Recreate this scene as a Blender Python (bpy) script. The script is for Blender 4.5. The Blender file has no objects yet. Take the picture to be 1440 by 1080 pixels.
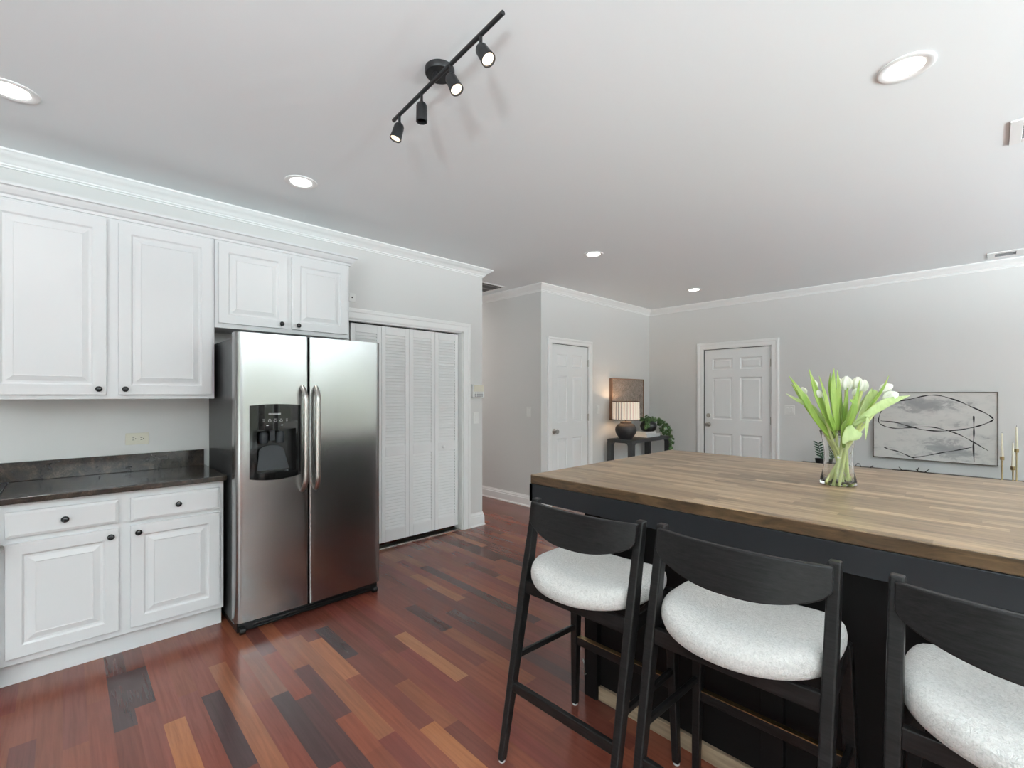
import bpy, bmesh, math, random
from mathutils import Vector, Matrix, noise
PI = math.pi
S = bpy.context.scene
C = S.collection

# ------------------------------------------------------------------ camera
TH = 0.8007
F3 = Vector((math.cos(TH), math.sin(TH), 0)); R3 = Vector((math.sin(TH), -math.cos(TH), 0))
CAMH = 1.40
cam = bpy.data.cameras.new('camera'); camo = bpy.data.objects.new('camera', cam); C.objects.link(camo)
cam.sensor_width = 36; cam.lens = 36 * 648 / 1440; cam.shift_y = 14.6 / 1440; cam.clip_start = 0.02
camo.location = (0, 0, CAMH); camo.rotation_euler = (PI / 2, 0, TH - PI / 2)
S.camera = camo
S.view_settings.view_transform = 'Standard'; S.view_settings.look = 'None'
S.view_settings.gamma = 1; S.view_settings.use_curve_mapping = False
S.view_settings.exposure = 0.18

# ------------------------------------------------------------------ world: bright overcast daylight, greener near the ground
W = bpy.data.worlds.new('world'); S.world = W; W.use_nodes = True
wn = W.node_tree.nodes; wl = W.node_tree.links
bg = wn['Background']
tc = wn.new('ShaderNodeTexCoord'); sx = wn.new('ShaderNodeSeparateXYZ'); wr = wn.new('ShaderNodeValToRGB')
wl.new(tc.outputs['Generated'], sx.inputs[0]); mr_ = wn.new('ShaderNodeMapRange'); mr_.inputs[1].default_value = -1; wl.new(sx.outputs['Z'], mr_.inputs[0]); wl.new(mr_.outputs[0], wr.inputs[0]); wl.new(wr.outputs[0], bg.inputs[0])
els = wr.color_ramp.elements   # lower half brightened to throw light on the ceiling, a band of trees at the horizon, pale sky above
while len(els) < 4: els.new(0.5)
for e_, (p_, c_) in zip(els, ((0.43, (0.77, 0.87, 0.90)), (0.465, (0.105, 0.118, 0.095)), (0.575, (0.13, 0.142, 0.118)), (0.66, (0.68, 0.77, 0.80)))): e_.position = p_; e_.color = (*c_, 1)
bg.inputs[1].default_value = 9.5

def area(name, loc, rot, sx_, sy_, power, col=(1, 1, 1), portal=False, spread=PI):
    l = bpy.data.lights.new(name, 'AREA'); l.shape = 'RECTANGLE'; l.size = sx_; l.size_y = sy_
    l.energy = power; l.color = col; l.spread = spread
    if portal: l.cycles.is_portal = True
    o = bpy.data.objects.new(name, l); C.objects.link(o); o.location = loc; o.rotation_euler = rot
    return o
CEIL = 2.735; YL = 3.78; YC = 3.77; XH = 4.15; XF = 6.72; XE = 3.22; XB = -3.6; YR = -4.2
WINS_R = [(1.2, 3.2, 0.10, 2.2), (4.2, 6.3, 0.5, 2.3)]   # on the wall opposite the cabinets (x0,x1,z0,z1)
WINS_B = [(-3.7, 0.3, 0.12, 2.45)]   # behind the camera (y0,y1,z0,z1)
for (a, b, c, d) in WINS_R:
    area('daylight_portal', ((a + b) / 2, YR - 0.10, (c + d) / 2), (PI / 2, 0, 0), b - a, d - c, 1, portal=True)
for (a, b, c, d) in WINS_B:
    area('daylight_portal', (XB - 0.10, (a + b) / 2, (c + d) / 2), (PI / 2, 0, -PI / 2), b - a, d - c, 1, portal=True)

# ------------------------------------------------------------------ helpers
ORG = {}
def tag(o, label=None, cat=None, group=None, kind=None):
    if label: o['label'] = label
    if cat: o['category'] = cat
    if group: o['group'] = group
    if kind: o['kind'] = kind
    return o
def thing(name, label, cat, loc=(0, 0, 0), group=None, kind=None, rz=0):
    o = bpy.data.objects.new(name, None); C.objects.link(o); o.location = loc; o.rotation_euler[2] = rz
    o.empty_display_size = 0.05
    ORG[o.name] = Vector(loc)
    return tag(o, label, cat, group, kind)
def obj(name, bm, mats, parent=None, local=False, bevel=0, seg=2, smooth=False, angle=40, sub=0, label=None):
    """bm in world coordinates unless local"""
    org = Vector((0, 0, 0))
    if parent is not None:
        org = ORG.get(parent.name, Vector((0, 0, 0)))
        if not local: bm.transform(Matrix.Translation(-org))
    bmesh.ops.recalc_face_normals(bm, faces=bm.faces)
    me = bpy.data.meshes.new(name); bm.to_mesh(me); bm.free()
    if not isinstance(mats, (list, tuple)): mats = [mats]
    for m in mats: me.materials.append(m)
    if smooth:
        me.polygons.foreach_set('use_smooth', [True] * len(me.polygons))
        try: me.set_sharp_from_angle(angle=math.radians(angle))
        except Exception: pass
    o = bpy.data.objects.new(name, me); C.objects.link(o)
    if parent is not None: o.parent = parent
    ORG[o.name] = org
    if sub:
        s = o.modifiers.new('s', 'SUBSURF'); s.levels = sub; s.render_levels = sub
    if bevel:
        b = o.modifiers.new('b', 'BEVEL'); b.width = bevel; b.segments = seg; b.limit_method = 'ANGLE'; b.angle_limit = math.radians(35)
    if label: o['label'] = label
    return o
def struct(name, bm, mats, **k):
    o = obj(name, bm, mats, **k); o['kind'] = 'structure'; return o
def rooted(o, loc):
    """put the origin of a one-mesh thing at its base"""
    loc = Vector(loc); o.data.transform(Matrix.Translation(-loc)); o.location = loc; ORG[o.name] = loc; return o
def B(): return bmesh.new()
def box(bm, x0, x1, y0, y1, z0, z1, mi=0):
    vs = [bm.verts.new((x, y, z)) for x in (x0, x1) for y in (y0, y1) for z in (z0, z1)]
    for f in ((0, 1, 3, 2), (4, 6, 7, 5), (0, 4, 5, 1), (2, 3, 7, 6), (0, 2, 6, 4), (1, 5, 7, 3)):
        fc = bm.faces.new([vs[i] for i in f]); fc.material_index = mi
    return vs
def hexa(bm, bot, top, mi=0):
    """8 point solid: bot and top are 4 points each in order"""
    b = [bm.verts.new(p) for p in bot]; t = [bm.verts.new(p) for p in top]
    for f in ([b[3], b[2], b[1], b[0]], t, *[[b[i], b[(i + 1) % 4], t[(i + 1) % 4], t[i]] for i in range(4)]):
        bm.faces.new(f).material_index = mi
def frame_axes(d):
    d = d.normalized(); u = Vector((0, 0, 1)) if abs(d.z) < 0.9 else Vector((1, 0, 0))
    a = d.cross(u).normalized(); b = d.cross(a).normalized(); return a, b
def cyl(bm, p0, p1, r0, r1=None, n=20, caps=True, mi=0):
    p0 = Vector(p0); p1 = Vector(p1); r1 = r0 if r1 is None else r1
    a, b = frame_axes(p1 - p0)
    v0 = [bm.verts.new(p0 + (a * math.cos(t) + b * math.sin(t)) * r0) for t in [2 * PI * i / n for i in range(n)]]
    v1 = [bm.verts.new(p1 + (a * math.cos(t) + b * math.sin(t)) * r1) for t in [2 * PI * i / n for i in range(n)]]
    for i in range(n): bm.faces.new([v0[i], v0[(i + 1) % n], v1[(i + 1) % n], v1[i]]).material_index = mi
    if caps:
        bm.faces.new(v0[::-1]).material_index = mi; bm.faces.new(v1).material_index = mi
def tube(bm, pts, r, n=10, mi=0, flat=1.0):
    pts = [Vector(p) for p in pts]; rings = []
    rr = r if isinstance(r, (list, tuple)) else [r] * len(pts)
    a0 = None
    for i, p in enumerate(pts):
        d = (pts[min(i + 1, len(pts) - 1)] - pts[max(i - 1, 0)]).normalized()
        if a0 is None: a, b = frame_axes(d)
        else:
            a = (a0 - d * a0.dot(d)).normalized(); b = d.cross(a).normalized()
        a0 = a
        rings.append([bm.verts.new(p + (a * math.cos(t) + b * math.sin(t) * flat) * rr[i]) for t in [2 * PI * k / n for k in range(n)]])
    for i in range(len(rings) - 1):
        for k in range(n): bm.faces.new([rings[i][k], rings[i][(k + 1) % n], rings[i + 1][(k + 1) % n], rings[i + 1][k]]).material_index = mi
    bm.faces.new(rings[0][::-1]).material_index = mi; bm.faces.new(rings[-1]).material_index = mi
def lathe(bm, prof, c=(0, 0, 0), axis=Vector((0, 0, 1)), n=32, mi=0, close=True, rfun=None):
    """prof: list of (r, h) along axis"""
    c = Vector(c); axis = Vector(axis).normalized(); a, b = frame_axes(axis); rings = []
    for (r, h) in prof:
        if r < 1e-6: rings.append([bm.verts.new(c + axis * h)])
        else: rings.append([bm.verts.new(c + axis * h + (a * math.cos(t) + b * math.sin(t)) * (r * (rfun(t, h) if rfun else 1))) for t in [2 * PI * k / n for k in range(n)]])
    for i in range(len(rings) - 1):
        A, Bq = rings[i], rings[i + 1]
        for k in range(n):
            k2 = (k + 1) % n
            if len(A) == 1 and len(Bq) == 1: continue
            if len(A) == 1: f = [A[0], Bq[k2], Bq[k]]
            elif len(Bq) == 1: f = [A[k], A[k2], Bq[0]]
            else: f = [A[k], A[k2], Bq[k2], Bq[k]]
            bm.faces.new(f).material_index = mi
    if close:
        if len(rings[0]) > 1: bm.faces.new(rings[0][::-1]).material_index = mi
        if len(rings[-1]) > 1: bm.faces.new(rings[-1]).material_index = mi
def prism(bm, poly, M, w0, w1, mi=0):
    """2D polygon extruded between w0 and w1; M maps (u,v,w)->world"""
    a = [bm.verts.new(M(u, v, w0)) for u, v in poly]; b = [bm.verts.new(M(u, v, w1)) for u, v in poly]
    bm.faces.new(a[::-1]).material_index = mi; bm.faces.new(b).material_index = mi
    n = len(poly)
    for i in range(n): bm.faces.new([a[i], a[(i + 1) % n], b[(i + 1) % n], b[i]]).material_index = mi
def sweep(bm, prof, p0, p1, nrm, m0=0, m1=0, mi=0):
    """profile [(d,z)] d = distance out along nrm; m0/m1 mitre shift per d at either end"""
    p0 = Vector(p0); p1 = Vector(p1); d = (p1 - p0).normalized(); nrm = Vector(nrm)
    A = [bm.verts.new(p0 + nrm * q - d * (m0 * q) + Vector((0, 0, z))) for q, z in prof]
    Bq = [bm.verts.new(p1 + nrm * q + d * (m1 * q) + Vector((0, 0, z))) for q, z in prof]
    n = len(prof)
    for i in range(n): bm.faces.new([A[i], A[(i + 1) % n], Bq[(i + 1) % n], Bq[i]]).material_index = mi
    bm.faces.new(A[::-1]); bm.faces.new(Bq)
def panelled(bm, W_, H_, T, panels, rings, M, back=True):
    """slab W x H x T (front at w=0) with moulded panels [(u0,u1,v0,v1)], rings [(inset,w)]"""
    us = sorted({0, W_} | {p[0] for p in panels} | {p[1] for p in panels})
    vs = sorted({0, H_} | {p[2] for p in panels} | {p[3] for p in panels})
    def quad(a): bm.faces.new([bm.verts.new(M(*p)) for p in a])
    for i in range(len(us) - 1):
        for j in range(len(vs) - 1):
            u0, u1, v0, v1 = us[i], us[i + 1], vs[j], vs[j + 1]
            um, vm = (u0 + u1) / 2, (v0 + v1) / 2
            if any(p[0] < um < p[1] and p[2] < vm < p[3] for p in panels): continue
            quad([(u0, v0, 0), (u1, v0, 0), (u1, v1, 0), (u0, v1, 0)])
    for (u0, u1, v0, v1) in panels:
        prev = [(u0, v0, 0), (u1, v0, 0), (u1, v1, 0), (u0, v1, 0)]
        for (ins, w) in rings:
            cur = [(u0 + ins, v0 + ins, w), (u1 - ins, v0 + ins, w), (u1 - ins, v1 - ins, w), (u0 + ins, v1 - ins, w)]
            for k in range(4): quad([prev[k], prev[(k + 1) % 4], cur[(k + 1) % 4], cur[k]])
            prev = cur
        quad(prev)
    for i in range(len(us) - 1):
        for v in (0, H_): quad([(us[i], v, 0), (us[i + 1], v, 0), (us[i + 1], v, -T), (us[i], v, -T)])
    for j in range(len(vs) - 1):
        for u in (0, W_): quad([(u, vs[j], 0), (u, vs[j + 1], 0), (u, vs[j + 1], -T), (u, vs[j], -T)])
    if back: quad([(0, 0, -T), (W_, 0, -T), (W_, H_, -T), (0, H_, -T)])
    bmesh.ops.remove_doubles(bm, verts=bm.verts, dist=1e-5)
def Mleft(x0, y, z0):      # a front that faces -Y (the cabinets' side of the room)
    return lambda u, v, w: Vector((x0 + u, y - w, z0 + v))
def Mfar(y0, x, z0):       # a front that faces -X (the far wall); u runs towards +Y
    return lambda u, v, w: Vector((x - w, y0 + u, z0 + v))
def copy_tree(o, parent=None):
    c = o.copy(); C.objects.link(c); ORG[c.name] = ORG.get(o.name, Vector())
    if parent is not None: c.parent = parent
    for ch in list(o.children): copy_tree(ch, c)
    return c
def text_mesh(txt, size, M, depth=0.0008):
    cu = bpy.data.curves.new('t', 'FONT'); cu.body = txt; cu.size = size; cu.align_x = 'CENTER'; cu.align_y = 'CENTER'; cu.extrude = depth / 2
    o = bpy.data.objects.new('t', cu); C.objects.link(o)
    dg = bpy.context.evaluated_depsgraph_get(); me = bpy.data.meshes.new_from_object(o.evaluated_get(dg))
    bm = bmesh.new(); bm.from_mesh(me)
    for v in bm.verts: v.co = M(v.co.x, v.co.y, v.co.z)
    bpy.data.objects.remove(o); bpy.data.curves.remove(cu); bpy.data.meshes.remove(me)
    return bm

# ------------------------------------------------------------------ materials
def mat(name, col, rough=0.5, metal=0, spec=0.5, coat=0, emis=None, estr=0, trans=0, ior=1.45, sub=0):
    m = bpy.data.materials.new(name); m.use_nodes = True; p = m.node_tree.nodes['Principled BSDF']
    p.inputs['Base Color'].default_value = (*col, 1); p.inputs['Roughness'].default_value = rough
    p.inputs['Metallic'].default_value = metal; p.inputs['Specular IOR Level'].default_value = spec
    p.inputs['Coat Weight'].default_value = coat; p.inputs['Transmission Weight'].default_value = trans; p.inputs['IOR'].default_value = ior
    if emis: p.inputs['Emission Color'].default_value = (*emis, 1); p.inputs['Emission Strength'].default_value = estr
    if sub: p.inputs['Subsurface Weight'].default_value = sub; p.inputs['Subsurface Radius'].default_value = (0.01, 0.01, 0.005)
    return m
def nt(m): return m.node_tree.nodes, m.node_tree.links, m.node_tree.nodes['Principled BSDF']
def coords(m, scale=(1, 1, 1), rot=(0, 0, 0), kind='Object'):
    n, l, p = nt(m); t = n.new('ShaderNodeTexCoord'); mp = n.new('ShaderNodeMapping')
    mp.inputs['Scale'].default_value = scale; mp.inputs['Rotation'].default_value = rot; l.new(t.outputs[kind], mp.inputs[0]); return mp.outputs[0]
def noise_tex(m, vec, scale, detail=4, rough=0.5, dist=0):
    n, l, p = nt(m); t = n.new('ShaderNodeTexNoise'); t.inputs['Scale'].default_value = scale; t.inputs['Detail'].default_value = detail
    t.inputs['Roughness'].default_value = rough; t.inputs['Distortion'].default_value = dist; l.new(vec, t.inputs[0]); return t.outputs[0]
def ramp(m, fac, stops):
    n, l, p = nt(m); r = n.new('ShaderNodeValToRGB'); l.new(fac, r.inputs[0])
    while len(r.color_ramp.elements) < len(stops): r.color_ramp.elements.new(0.5)
    for e, (pos, c) in zip(r.color_ramp.elements, stops): e.position = pos; e.color = (*c, 1)
    return r.outputs[0]
def bump(m, h, strength=0.1, dist=0.002):
    n, l, p = nt(m); b = n.new('ShaderNodeBump'); b.inputs['Strength'].default_value = strength; b.inputs['Distance'].default_value = dist
    l.new(h, b.inputs['Height']); l.new(b.outputs[0], p.inputs['Normal'])
def mixc(m, a, b, fac, mode='MIX'):
    n, l, p = nt(m); x = n.new('ShaderNodeMix'); x.data_type = 'RGBA'; x.blend_type = mode
    for s, v in ((6, a), (7, b), (0, fac)):
        if isinstance(v, (int, float)): x.inputs[s].default_value = v
        elif isinstance(v, tuple): x.inputs[s].default_value = (*v, 1)
        else: l.new(v, x.inputs[s])
    return x.outputs[2]
def to_base(m, c): n, l, p = nt(m); l.new(c, p.inputs['Base Color'])
def to_rough(m, fac, a, b):
    n, l, p = nt(m); r = n.new('ShaderNodeMapRange'); r.inputs[3].default_value = a; r.inputs[4].default_value = b; l.new(fac, r.inputs[0]); l.new(r.outputs[0], p.inputs['Roughness'])

def paint(name, col, rough=0.6, b=0.05):
    m = mat(name, col, rough); v = coords(m); nz = noise_tex(m, v, 180, 3); bump(m, nz, b, 0.001)
    big = noise_tex(m, v, 0.7, 2)
    to_base(m, mixc(m, col, tuple(c * 0.97 for c in col), big)); return m
m_wall = paint('wall_paint', (0.71, 0.705, 0.69), 0.55)
m_ceil = paint('ceiling_paint', (0.87, 0.905, 0.915), 0.7)
m_trim = mat('trim_white', (0.87, 0.87, 0.86), 0.35); bump(m_trim, noise_tex(m_trim, coords(m_trim), 60, 2), 0.03, 0.001)
m_door = mat('door_white', (0.85, 0.86, 0.855), 0.4); bump(m_door, noise_tex(m_door, coords(m_door, (8, 8, 1)), 40, 3), 0.05, 0.001)
m_cab = mat('cabinet_white', (0.72, 0.725, 0.73), 0.42); bump(m_cab, noise_tex(m_cab, coords(m_cab, (60, 60, 4)), 3, 5, 0.6), 0.12, 0.001)
m_louv = mat('louvre_white', (0.90, 0.90, 0.895), 0.45); bump(m_louv, noise_tex(m_louv, coords(m_louv), 80, 2), 0.03, 0.001)
m_black = mat('black_knob', (0.012, 0.012, 0.013), 0.25); bump(m_black, noise_tex(m_black, coords(m_black), 90, 2), 0.03, 0.001)
m_dark = mat('dark_gap', (0.02, 0.02, 0.02), 0.8); to_rough(m_dark, noise_tex(m_dark, coords(m_dark), 20), 0.7, 0.9)
m_plastic = mat('white_plastic', (0.80, 0.80, 0.78), 0.35); to_rough(m_plastic, noise_tex(m_plastic, coords(m_plastic), 40), 0.3, 0.42)
m_almond = mat('almond_plastic', (0.72, 0.69, 0.58), 0.4); to_rough(m_almond, noise_tex(m_almond, coords(m_almond), 40), 0.35, 0.45)
m_brass = mat('aged_brass', (0.42, 0.33, 0.17), 0.35, 1); to_rough(m_brass, noise_tex(m_brass, coords(m_brass), 30), 0.25, 0.45)
m_nickel = mat('satin_nickel', (0.50, 0.48, 0.45), 0.28, 1); to_rough(m_nickel, noise_tex(m_nickel, coords(m_nickel), 4), 0.26, 0.32)
m_lampblk = mat('lamp_black', (0.015, 0.015, 0.016), 0.42); bump(m_lampblk, noise_tex(m_lampblk, coords(m_lampblk), 300, 2), 0.05, 0.0005)
m_led = mat('led_face', (1, 1, 1), 0.5, emis=(1.0, 0.97, 0.92), estr=9)
m_spotface = mat('spot_lens', (0.6, 0.55, 0.5), 0.5, emis=(1.0, 0.82, 0.60), estr=1.7)
m_lens_off = mat('spot_inside', (0.03, 0.03, 0.03), 0.4)
m_vent = mat('vent_dark', (0.10, 0.095, 0.095), 0.6)
m_board = mat('grey_board', (0.30, 0.30, 0.30), 0.6)

# brushed stainless steel
m_steel = mat('brushed_steel', (0.385, 0.385, 0.38), 0.27, 1)
v = coords(m_steel, (260, 260, 2.0)); g = noise_tex(m_steel, v, 1.0, 5, 0.6); to_rough(m_steel, g, 0.18, 0.30); bump(m_steel, g, 0.10, 0.0006)
v2 = coords(m_steel, (1.2, 1.2, 0.8)); n_, l_, p_ = nt(m_steel)
p_.inputs['Anisotropic'].default_value = 0.55
m_fside = mat('fridge_side', (0.035, 0.036, 0.038), 0.33); bump(m_fside, noise_tex(m_fside, coords(m_fside), 260, 3), 0.12, 0.0008)
m_gloss = mat('black_gloss', (0.006, 0.006, 0.006), 0.06)
m_gloss2 = mat('black_recess', (0.010, 0.010, 0.010), 0.25)
m_pad = mat('grey_paddle', (0.012, 0.013, 0.015), 0.45, spec=0.3)
m_print = mat('white_print', (0.75, 0.75, 0.75), 0.5)

# dark stone worktop
m_stone = mat('dark_granite', (0.02, 0.018, 0.016), 0.12)
v = coords(m_stone); c1 = ramp(m_stone, noise_tex(m_stone, v, 9, 8, 0.72, 1.2), [(0.30, (0.008, 0.007, 0.007)), (0.52, (0.030, 0.023, 0.018)), (0.66, (0.075, 0.055, 0.042)), (0.8, (0.03, 0.03, 0.034))])
c2 = ramp(m_stone, noise_tex(m_stone, v, 160, 4, 0.7), [(0.45, (0.7, 0.7, 0.7)), (0.7, (1.7, 1.6, 1.5))]); to_base(m_stone, mixc(m_stone, c1, c2, 1.0, 'MULTIPLY'))

# floor planks: colour is stored per plank, grain added here
m_floor = mat('cherry_planks', (0.2, 0.05, 0.03), 0.17, spec=0.62)
n, l, p = nt(m_floor); ca = n.new('ShaderNodeVertexColor'); ca.layer_name = 'plank'
v = coords(m_floor, (26, 1.3, 1)); gr = ramp(m_floor, noise_tex(m_floor, v, 2.2, 7, 0.62, 0.6), [(0.3, (0.80, 0.86, 0.90)), (0.55, (1.05, 1.13, 1.18)), (0.75, (1.22, 1.30, 1.32))])
to_base(m_floor, mixc(m_floor, ca.outputs[0], gr, 1.0, 'MULTIPLY'))
to_rough(m_floor, noise_tex(m_floor, coords(m_floor, (3, 3, 1)), 2, 4), 0.16, 0.27)
bump(m_floor, noise_tex(m_floor, v, 3, 5), 0.03, 0.0006)

# butcher block
m_block = mat('butcher_block', (0.2, 0.15, 0.1), 0.33, spec=0.45)
n, l, p = nt(m_block); t = n.new('ShaderNodeTexCoord'); se = n.new('ShaderNodeSeparateXYZ'); l.new(t.outputs['Object'], se.inputs[0])
def mth(op, a, b=None):
    q = n.new('ShaderNodeMath'); q.operation = op
    for i, s in enumerate((a, b)):
        if s is None: continue
        if isinstance(s, (int, float)): q.inputs[i].default_value = s
        else: l.new(s, q.inputs[i])
    return q.outputs[0]
row = mth('FLOOR', mth('DIVIDE', mth('ADD', se.outputs['X'], 20), 0.043))
wn1 = n.new('ShaderNodeTexWhiteNoise'); wn1.noise_dimensions = '1D'; l.new(row, wn1.inputs['W'])
yo = mth('ADD', mth('ADD', se.outputs['Y'], 20), mth('MULTIPLY', wn1.outputs['Value'], 3.7))
colm = mth('FLOOR', mth('DIVIDE', yo, mth('ADD', mth('MULTIPLY', wn1.outputs['Value'], 0.25), 0.33)))
cb = n.new('ShaderNodeCombineXYZ'); l.new(row, cb.inputs[0]); l.new(colm, cb.inputs[1])
wn2 = n.new('ShaderNodeTexWhiteNoise'); wn2.noise_dimensions = '2D'; l.new(cb.outputs[0], wn2.inputs['Vector'])
cc = ramp(m_block, wn2.outputs['Value'], [(0.0, (0.19, 0.128, 0.078)), (0.3, (0.25, 0.172, 0.105)), (0.6, (0.31, 0.218, 0.138)), (0.85, (0.39, 0.28, 0.175)), (1.0, (0.23, 0.155, 0.098))])
gr = ramp(m_block, noise_tex(m_block, coords(m_block, (22, 1.6, 22)), 2.4, 6, 0.62, 0.8), [(0.3, (0.50, 0.48, 0.46)), (0.5, (0.98, 0.98, 0.98)), (0.72, (1.32, 1.28, 1.22))])
to_base(m_block, mixc(m_block, cc, gr, 1.0, 'MULTIPLY')); bump(m_block, noise_tex(m_block, coords(m_block, (30, 2, 30)), 3, 5), 0.08, 0.001)
to_rough(m_block, noise_tex(m_block, coords(m_block), 3), 0.26, 0.40)
m_edge = mat('stained_edge', (0.11, 0.065, 0.035), 0.38)
to_base(m_edge, ramp(m_edge, noise_tex(m_edge, coords(m_edge, (6, 1.6, 10)), 4, 6, 0.6, 1.6), [(0.3, (0.040, 0.024, 0.013)), (0.5, (0.085, 0.050, 0.025)), (0.72, (0.15, 0.09, 0.045))]))
m_steelblk = mat('black_steel', (0.015, 0.0165, 0.019), 0.40, spec=0.45); bump(m_steelblk, noise_tex(m_steelblk, coords(m_steelblk, (20, 3, 20)), 6, 4), 0.05, 0.001)
m_stain = mat('dark_stain', (0.004, 0.0035, 0.0035), 0.55, spec=0.25); bump(m_stain, noise_tex(m_stain, coords(m_stain, (30, 30, 3)), 3, 5), 0.1, 0.001)
m_rawwood = mat('raw_wood', (0.30, 0.22, 0.14), 0.6); to_base(m_rawwood, ramp(m_rawwood, noise_tex(m_rawwood, coords(m_rawwood, (20, 1.5, 20)), 3, 5), [(0.3, (0.20, 0.14, 0.09)), (0.7, (0.36, 0.27, 0.18))]))
# stool
m_oak = mat('black_oak', (0.012, 0.011, 0.011), 0.34, spec=0.27)
v = coords(m_oak, (60, 5, 60)); gg = noise_tex(m_oak, v, 2.5, 6, 0.65); bump(m_oak, gg, 0.35, 0.0010); to_base(m_oak, ramp(m_oak, gg, [(0.35, (0.006, 0.0055, 0.0055)), (0.7, (0.017, 0.016, 0.016))]))
m_bou = mat('boucle_white', (0.72, 0.705, 0.68), 0.95, spec=0.1)
vb = coords(m_bou); nb = noise_tex(m_bou, vb, 130, 3, 0.65, 1.2); bump(m_bou, nb, 1.0, 0.007); to_base(m_bou, ramp(m_bou, nb, [(0.3, (0.58, 0.565, 0.54)), (0.6, (0.76, 0.745, 0.72))]))
n, l, p = nt(m_bou); p.inputs['Sheen Weight'].default_value = 0.3
m_glide = mat('clear_glide', (0.55, 0.55, 0.55), 0.3)
# plants, glass, misc
def leafmat(name, a, b, rough=0.4, tr=0.0):
    m = mat(name, a, rough); to_base(m, ramp(m, noise_tex(m, coords(m, (14, 14, 2)), 4, 3), [(0.35, a), (0.7, b)]))
    if tr:
        n, l, p = nt(m); out = n['Material Output']; tl = n.new('ShaderNodeBsdfTranslucent'); tl.inputs[0].default_value = (b[0] * 1.2, b[1] * 1.25, b[2], 1)
        mx = n.new('ShaderNodeMixShader'); mx.inputs[0].default_value = tr; l.new(p.outputs[0], mx.inputs[1]); l.new(tl.outputs[0], mx.inputs[2]); l.new(mx.outputs[0], out.inputs[0])
    return m
m_tleaf = leafmat('tulip_leaf', (0.22, 0.36, 0.055), (0.44, 0.56, 0.15), 0.4, 0.35)
m_tleaf2 = leafmat('tulip_leaf_pale', (0.46, 0.58, 0.26), (0.70, 0.78, 0.46), 0.45, 0.35)
m_tstem = leafmat('tulip_stem', (0.62, 0.70, 0.24), (0.82, 0.86, 0.50), 0.35, 0.25)
m_petal = leafmat('tulip_petal', (0.86, 0.87, 0.80), (0.90, 0.90, 0.87), 0.5, 0.3)
m_ivy = leafmat('ivy_leaf', (0.03, 0.075, 0.02), (0.09, 0.17, 0.05), 0.4)
m_zz = leafmat('zz_leaf', (0.012, 0.045, 0.022), (0.035, 0.09, 0.045), 0.3)
m_glass = mat('clear_glass', (1, 1, 1), 0.0, trans=1, ior=1.45)
m_water = mat('water', (0.98, 1, 0.99), 0.0, trans=1, ior=1.33)
m_ceram = mat('dark_ceramic', (0.025, 0.022, 0.024), 0.55)
to_base(m_ceram, ramp(m_ceram, noise_tex(m_ceram, coords(m_ceram), 9, 5), [(0.3, (0.016, 0.015, 0.018)), (0.7, (0.045, 0.038, 0.036))])); bump(m_ceram, noise_tex(m_ceram, coords(m_ceram), 60, 4), 0.3, 0.002)
m_neck = mat('brown_ceramic', (0.08, 0.06, 0.05), 0.7); bump(m_neck, noise_tex(m_neck, coords(m_neck), 60, 4), 0.4, 0.002)
m_pot = mat('black_pot', (0.012, 0.012, 0.013), 0.28); bump(m_pot, noise_tex(m_pot, coords(m_pot), 30, 3), 0.1, 0.001)
m_shade = mat('pleated_linen', (0.78, 0.70, 0.60), 0.8, emis=(1.0, 0.80, 0.62), estr=0.32)
n, l, p = nt(m_shade); out = n['Material Output']
m_shtrim = mat('shade_trim', (0.08, 0.05, 0.035), 0.7); m_shadow_pleat = mat('pleat_fold', (0.24, 0.18, 0.15), 0.8)
m_bulb = mat('warm_bulb', (1, 1, 1), 0.5, emis=(1.0, 0.70, 0.42), estr=25)
m_console = mat('charcoal_wood', (0.035, 0.035, 0.036), 0.5); bump(m_console, noise_tex(m_console, coords(m_console, (3, 30, 30)), 3, 5), 0.2, 0.001)
m_book = mat('pale_book', (0.62, 0.62, 0.62), 0.55); m_pages = mat('pages', (0.72, 0.71, 0.68), 0.8)
m_artframe = mat('walnut_frame', (0.24, 0.12, 0.07), 0.5); to_base(m_artframe, ramp(m_artframe, noise_tex(m_artframe, coords(m_artframe, (30, 30, 2)), 3, 4), [(0.3, (0.17, 0.085, 0.05)), (0.7, (0.30, 0.17, 0.10))]))
m_art = mat('taupe_relief', (0.3, 0.24, 0.2), 0.85)
va = coords(m_art, (1, 1, 0.8)); na = noise_tex(m_art, va, 7, 6, 0.75, 2.2)
to_base(m_art, ramp(m_art, na, [(0.40, (0.33, 0.27, 0.225)), (0.475, (0.30, 0.24, 0.20)), (0.50, (0.07, 0.05, 0.04)), (0.525, (0.31, 0.25, 0.21)), (0.65, (0.38, 0.32, 0.27))])); bump(m_art, na, 0.4, 0.01)
m_canvas = mat('painted_canvas', (0.55, 0.54, 0.52), 0.8)
nc = noise_tex(m_canvas, coords(m_canvas, (1, 4, 9)), 1.6, 8, 0.68, 0.5)
n, l, p = nt(m_canvas); acc = None
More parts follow.
